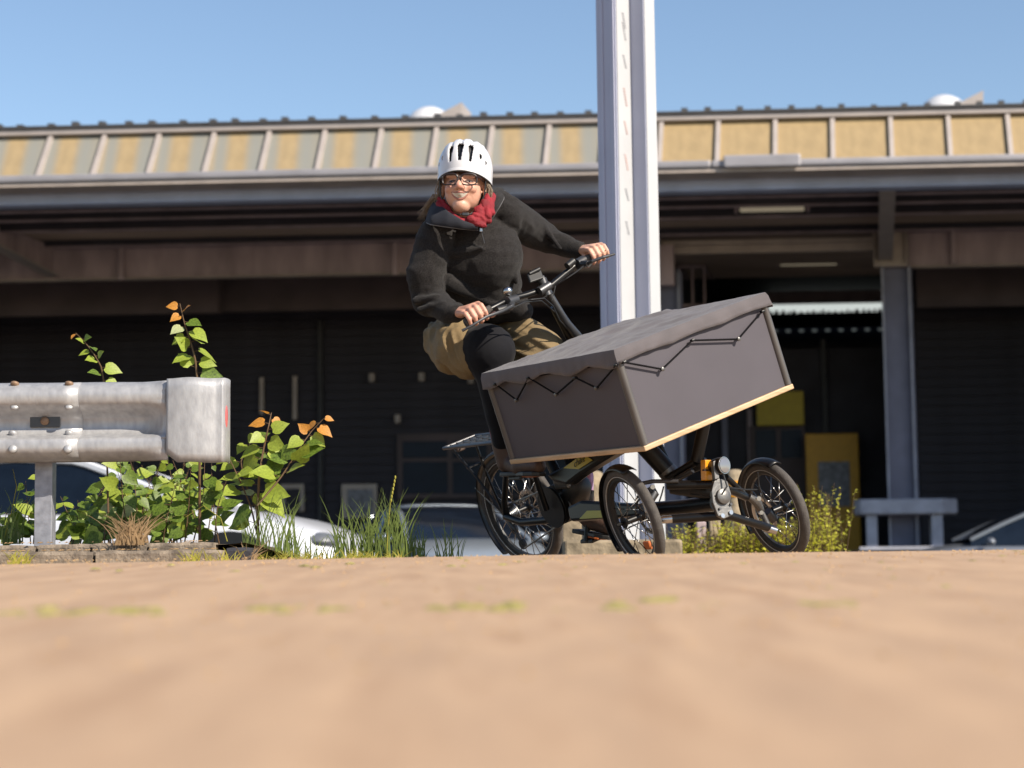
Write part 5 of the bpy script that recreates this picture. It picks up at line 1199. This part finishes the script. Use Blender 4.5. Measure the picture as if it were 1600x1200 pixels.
# sweater
SW = MB()
SW.cap(S['shR'], W(664, 425, 7.50), .080, .078); SW.cap(W(664, 425, 7.50), S['elR'] + V((-.004, 0, -.015)), .078, .066); SW.cap(S['elR'] + V((0, 0, -.01)), W(703, 487, 7.41), .062, .046); SW.cap(W(700, 487, 7.42), W(713, 488, 7.39), .044, .040)
SW.cap(S['shL'], W(828, 358, 7.74), .078, .072); SW.cap(W(828, 358, 7.74), S['elL'], .072, .063); SW.cap(S['elL'], W(893, 388, 7.75), .060, .040); SW.cap(W(890, 388, 7.75), W(905, 392, 7.73), .040, .036)
SW.cap(W(702, 348, 7.56), W(775, 325, 7.60), .075, .080); SW.ell(W(742, 392, 7.60), (.185, .135, .165)); SW.ell(W(757, 400, 7.60), (.160, .14, .16)); SW.ell(W(745, 440, 7.68), (.185, .15, .145)); SW.ell(W(764, 475, 7.76), (.17, .15, .085))
SW.ell(W(800, 485, 7.74), (.085, .10, .055)); SW.cap(W(738, 348, 7.56), W(736, 326, 7.56), .085, .080)
# folds: long soft ridges
for a_, b_, r1, r2 in ((W(700, 440, 7.53), W(778, 480, 7.60), .03, .012), (W(690, 400, 7.50), W(752, 388, 7.45), .022, .010), (W(800, 400, 7.54), W(806, 440, 7.58), .012, .010), 
                       (W(845, 350, 7.72), W(875, 388, 7.70), .016, .010), (W(650, 470, 7.46), W(684, 462, 7.42), .014, .010), (W(656, 484, 7.45), W(694, 473, 7.39), .014, .009), (W(735, 470, 7.58), W(800, 430, 7.56), .016, .010)):
    SW.cap(a_, b_, r1, r2)
me = remesh(SW, .0065, 5, .5)
def swdisp(co, nr):
    d = np.empty(len(co))
    for i, p in enumerate(co):
        q = V((p[0] * 9, p[1] * 9, p[2] * 6)); w_ = noise.noise_vector(q * .6) * .8
        d[i] = .009 * noise.noise(q + w_) + .004 * (1 - abs(noise.noise(V((p[0] * 14, p[1] * 10, p[2] * 22)) + w_)) * 2)
    return co + nr * d[:, None]
sw = finish(me, 'sweater', 'knit', rider, swdisp)
b = M['knit'].node_tree; bs = b.nodes['Principled BSDF']
# ribbing at cuffs and hem: stacked thin rings
mb = MB()
for k in range(7):
    t = k / 6; c = W(701 + 14 * t, 487 + 1.5 * t, 7.415 - .02 * t); ax = (S['wrR'] - W(690, 484, 7.44)).normalized(); mb.ring(c, ax, .0395 - .003 * t, .0048, 28, 8)
mb.build('cuff', 'knit', rider)
mb = MB()
for k in range(7):
    t = k / 6; c = W(893 + 14 * t, 388 + 4 * t, 7.75 - .02 * t); ax = (S['wrL'] - W(880, 384, 7.76)).normalized(); mb.ring(c, ax, .0365 - .003 * t, .0048, 28, 8)
mb.build('cuff', 'knit', rider)
# open collar: two flaps
def flap(name, rows, m, parent, solid=.008):
    P = [[W(*q) for q in r] for r in rows]; Q = []
    for i in range(len(P) - 1):
        for t in (0, .33, .66): Q.append([P[i][j].lerp(P[i + 1][j], t) for j in range(len(P[0]))])
    Q.append(P[-1]); mb = MB(); mb.grid(Q); return mb.build(name, m, parent, auto=False, solid=solid, sub=2), Q
fl_o, Q1 = flap('collar', [[(690, 306, 7.58), (682, 310, 7.56), (672, 322, 7.52), (668, 336, 7.49), (664, 347, 7.47)], [(688, 318, 7.44), (680, 326, 7.42), (674, 336, 7.40), (672, 344, 7.39), (673, 351, 7.39)],
              [(700, 330, 7.37), (698, 336, 7.36), (697, 343, 7.355), (698, 349, 7.355), (700, 355, 7.36)], [(722, 344, 7.35), (722, 347, 7.345), (721, 351, 7.345), (722, 355, 7.35), (723, 358, 7.36)],
              [(748, 353, 7.38), (747, 354, 7.38), (747, 356, 7.38), (747, 358, 7.39), (747, 360, 7.40)]], 'collar', sw)
mb = MB(); mb.tube([r[-1] for r in Q1], .0022, 6); mb.build('collar_edge', 'piping', sw)
fl_o, Q2 = flap('collar', [[(768, 298, 7.62), (772, 294, 7.62), (779, 292, 7.62), (785, 294, 7.62), (789, 298, 7.63)], [(768, 312, 7.50), (773, 308, 7.49), (779, 307, 7.48), (784, 309, 7.49), (787, 311, 7.51)],
              [(768, 326, 7.45), (770, 324, 7.44), (773, 323, 7.44), (777, 323, 7.44), (781, 322, 7.46)], [(766, 338, 7.43), (767, 337, 7.425), (768, 337, 7.425), (770, 336, 7.43), (773, 335, 7.45)], [(756, 354, 7.42), (757, 354, 7.415), (758, 354, 7.415), (759, 353, 7.42), (760, 353, 7.43)]], 'knit', sw)
mb = MB(); mb.tube([r[-1] for r in Q2], .0022, 6); mb.build('collar_edge', 'piping', sw)
mb = MB(); mb.tube([W(750, 357, 7.42), W(753, 367, 7.435), W(757, 380, 7.435)], [.004, .0035, .002], 6); zp_ = mb.build('zip', 'darkmetal', sw)
mb = MB(); mb.box(W(751.5, 359, 7.40), (.012, .006, .017)); mb.build('zip_pull', 'steel', sw, smooth=False, bevel=.002)
# scarf
SC = MB(); random.seed(4)
ring_ = [(686, 318, 7.44), (697, 331, 7.405), (712, 341, 7.385), (728, 347, 7.38), (744, 346, 7.38), (757, 338, 7.41), (765, 322, 7.44), (768, 308, 7.49)]
for i in range(len(ring_) - 1):
    SC.cap(W(*ring_[i]), W(*ring_[i + 1]), .013 + .003 * (i > 3), .014 + .004 * (i > 2))
for a_, b_, r1, r2 in (((748, 330, 7.40), (755, 350, 7.39), .022, .012), ((758, 318, 7.42), (762, 338, 7.40), .018, .018), ((760, 306, 7.44), (766, 330, 7.42), .010, .012), ((735, 342, 7.37), (757, 353, 7.385), .014, .010), ((742, 336, 7.375), (764, 345, 7.40), .010, .010),
                       ((722, 341, 7.38), (745, 350, 7.375), .010, .012), ((766, 312, 7.45), (769, 334, 7.42), .009, .011), ((688, 312, 7.45), (702, 328, 7.41), .012, .010), ((700, 336, 7.40), (724, 348, 7.38), .009, .010), ((752, 322, 7.41), (745, 342, 7.38), .008, .010)):
    SC.cap(W(*a_), W(*b_), r1, r2)
me = remesh(SC, .003, 2, .5)
def scdisp(co, nr):
    d = np.array([.0035 * (1 - 2.5 * abs(noise.noise(V((p[0] * 38, p[1] * 20, p[2] * 30 + p[0] * 25))))) for p in co]); return co + nr * d[:, None]
finish(me, 'scarf', 'scarf', rider, scdisp)
# skirt
SK = MB(); SK.ell(W(748, 525, 7.88), (.205, .15, .075)); SK.cap(W(702, 532, 7.84), W(722, 542, 7.66), .095, .108); SK.cap(W(692, 530, 7.86), W(712, 558, 7.72), .078, .080); SK.cap(W(720, 546, 7.74), W(732, 556, 7.62), .092, .090)
SK.cap(W(795, 522, 7.84), W(848, 556, 7.68), .100, .100); SK.cap(W(770, 535, 7.84), W(825, 565, 7.70), .085, .08); SK.cap(W(800, 500, 7.78), W(850, 535, 7.68), .045, .035)
me = remesh(SK, .0055, 4, .5)
def skdisp(co, nr):
    d = np.empty(len(co))
    ax = np.array([math.sin(.5), 0, -math.cos(.5)])
    for i, p in enumerate(co):
        if p[0] > -.10: q = V((p[0] * 5 + p[2] * 3, p[1] * 6, (p[2] + p[0] * .45) * 22))
        else: q = V(((p[0] + p[2] * .35) * 20, p[1] * 12, (p[2]) * 4))
        n1 = noise.noise(q + noise.noise_vector(q * .5) * .5); d[i] = .023 * (.55 - 1.5 * abs(n1)) + .006 * noise.noise(V(p) * 14)
    return co + nr * d[:, None]
finish(me, 'skirt', 'khaki', rider, skdisp)
# tights
TG = MB(); TG.cap(S['hiR'], S['knR'] + V((-.006, .03, 0)), .108, .114); TG.cap(S['knR'] + V((-.004, .03, -.01)), S['knR'].lerp(S['anR'], .3), .104, .070); TG.cap(S['knR'].lerp(S['anR'], .25), S['knR'].lerp(S['anR'], .92), .075, .046)
TG.cap(S['hiL'], S['knL'], .085, .075); TG.cap(S['knL'], S['anL'].lerp(S['knL'], .12), .072, .042)
me = remesh(TG, .007, 4, .5)
finish(me, 'tights', 'tights', rider, lambda co, nr: co + nr * np.array([.003 * noise.noise(V(p) * 16) for p in co])[:, None])
# socks and boots
def clothing(name, m, caps, vox=.005, sm=3, disp=None):
    mb = MB()
    for (a_, b_, r1, r2) in caps: mb.cap(a_, b_, r1, r2)
    return finish(remesh(mb, vox, sm), name, m, rider, disp)
M['plaid'] = mat('red_plaid_sock', (.20, .035, .05), .9, var=.5, scale=40)
clothing('sock', 'plaid', [(W(781, 668, 7.64), W(785, 690, 7.65), .046, .044)])
clothing('boot', 'boot', [(W(785, 690, 7.65), W(793, 722, 7.66), .048, .046), (W(795, 722, 7.66), W(815, 730, 7.58), .042, .040), (W(812, 728, 7.58), W(842, 728, 7.48), .036, .030)])
mb = MB(); a_, b_ = W(788, 738, 7.68), W(848, 737, 7.47); d = (b_ - a_).normalized(); sd = V((-d.y, d.x, 0)).normalized()
def soleshape(a_, b_, wd=.042, th=.018):
    d = (b_ - a_); dn = d.normalized(); sd = dn.cross(Z).normalized(); up = sd.cross(dn); pts = []
    for t, w_ in ((0, .55), (.05, .75), (.25, .78), (.45, .7), (.7, 1), (.9, .85), (1, .4)): pts.append((t, w_))
    poly = [a_ + d * t + sd * w_ * wd for t, w_ in pts] + [a_ + d * t - sd * w_ * wd for t, w_ in reversed(pts)]
    m = MB(); m.prism(poly, up * -th); return m
soleshape(a_, b_).build('boot_sole', 'blackmatt', rider, smooth=False, bevel=.004)
mb = soleshape(W(820, 744, 7.60), W(834, 742, 7.53), .040, .006); mb.build('sole_accent', 'sole', rider, smooth=False, bevel=.002)
clothing('sock', 'sock', [(W(907, 722, 7.86), W(914, 745, 7.88), .040, .038), (W(914, 745, 7.88), W(913, 772, 7.88), .038, .038)])
clothing('boot', 'boot', [(W(912, 775, 7.90), W(912, 798, 7.90), .046, .046), (W(912, 800, 7.90), W(924, 813, 7.86), .044, .042), (W(924, 813, 7.86), W(950, 824, 7.78), .042, .032)])
soleshape(W(900, 826, 7.92), W(956, 837, 7.76)).build('boot_sole', 'blackmatt', rider, smooth=False, bevel=.004)
soleshape(W(926, 837, 7.84), W(946, 841, 7.78), .042, .007).build('sole_accent', 'sole', rider, smooth=False, bevel=.002)
for o in list(sc.objects):
    if o.name.startswith('pane.') or o.name == 'pane': pass
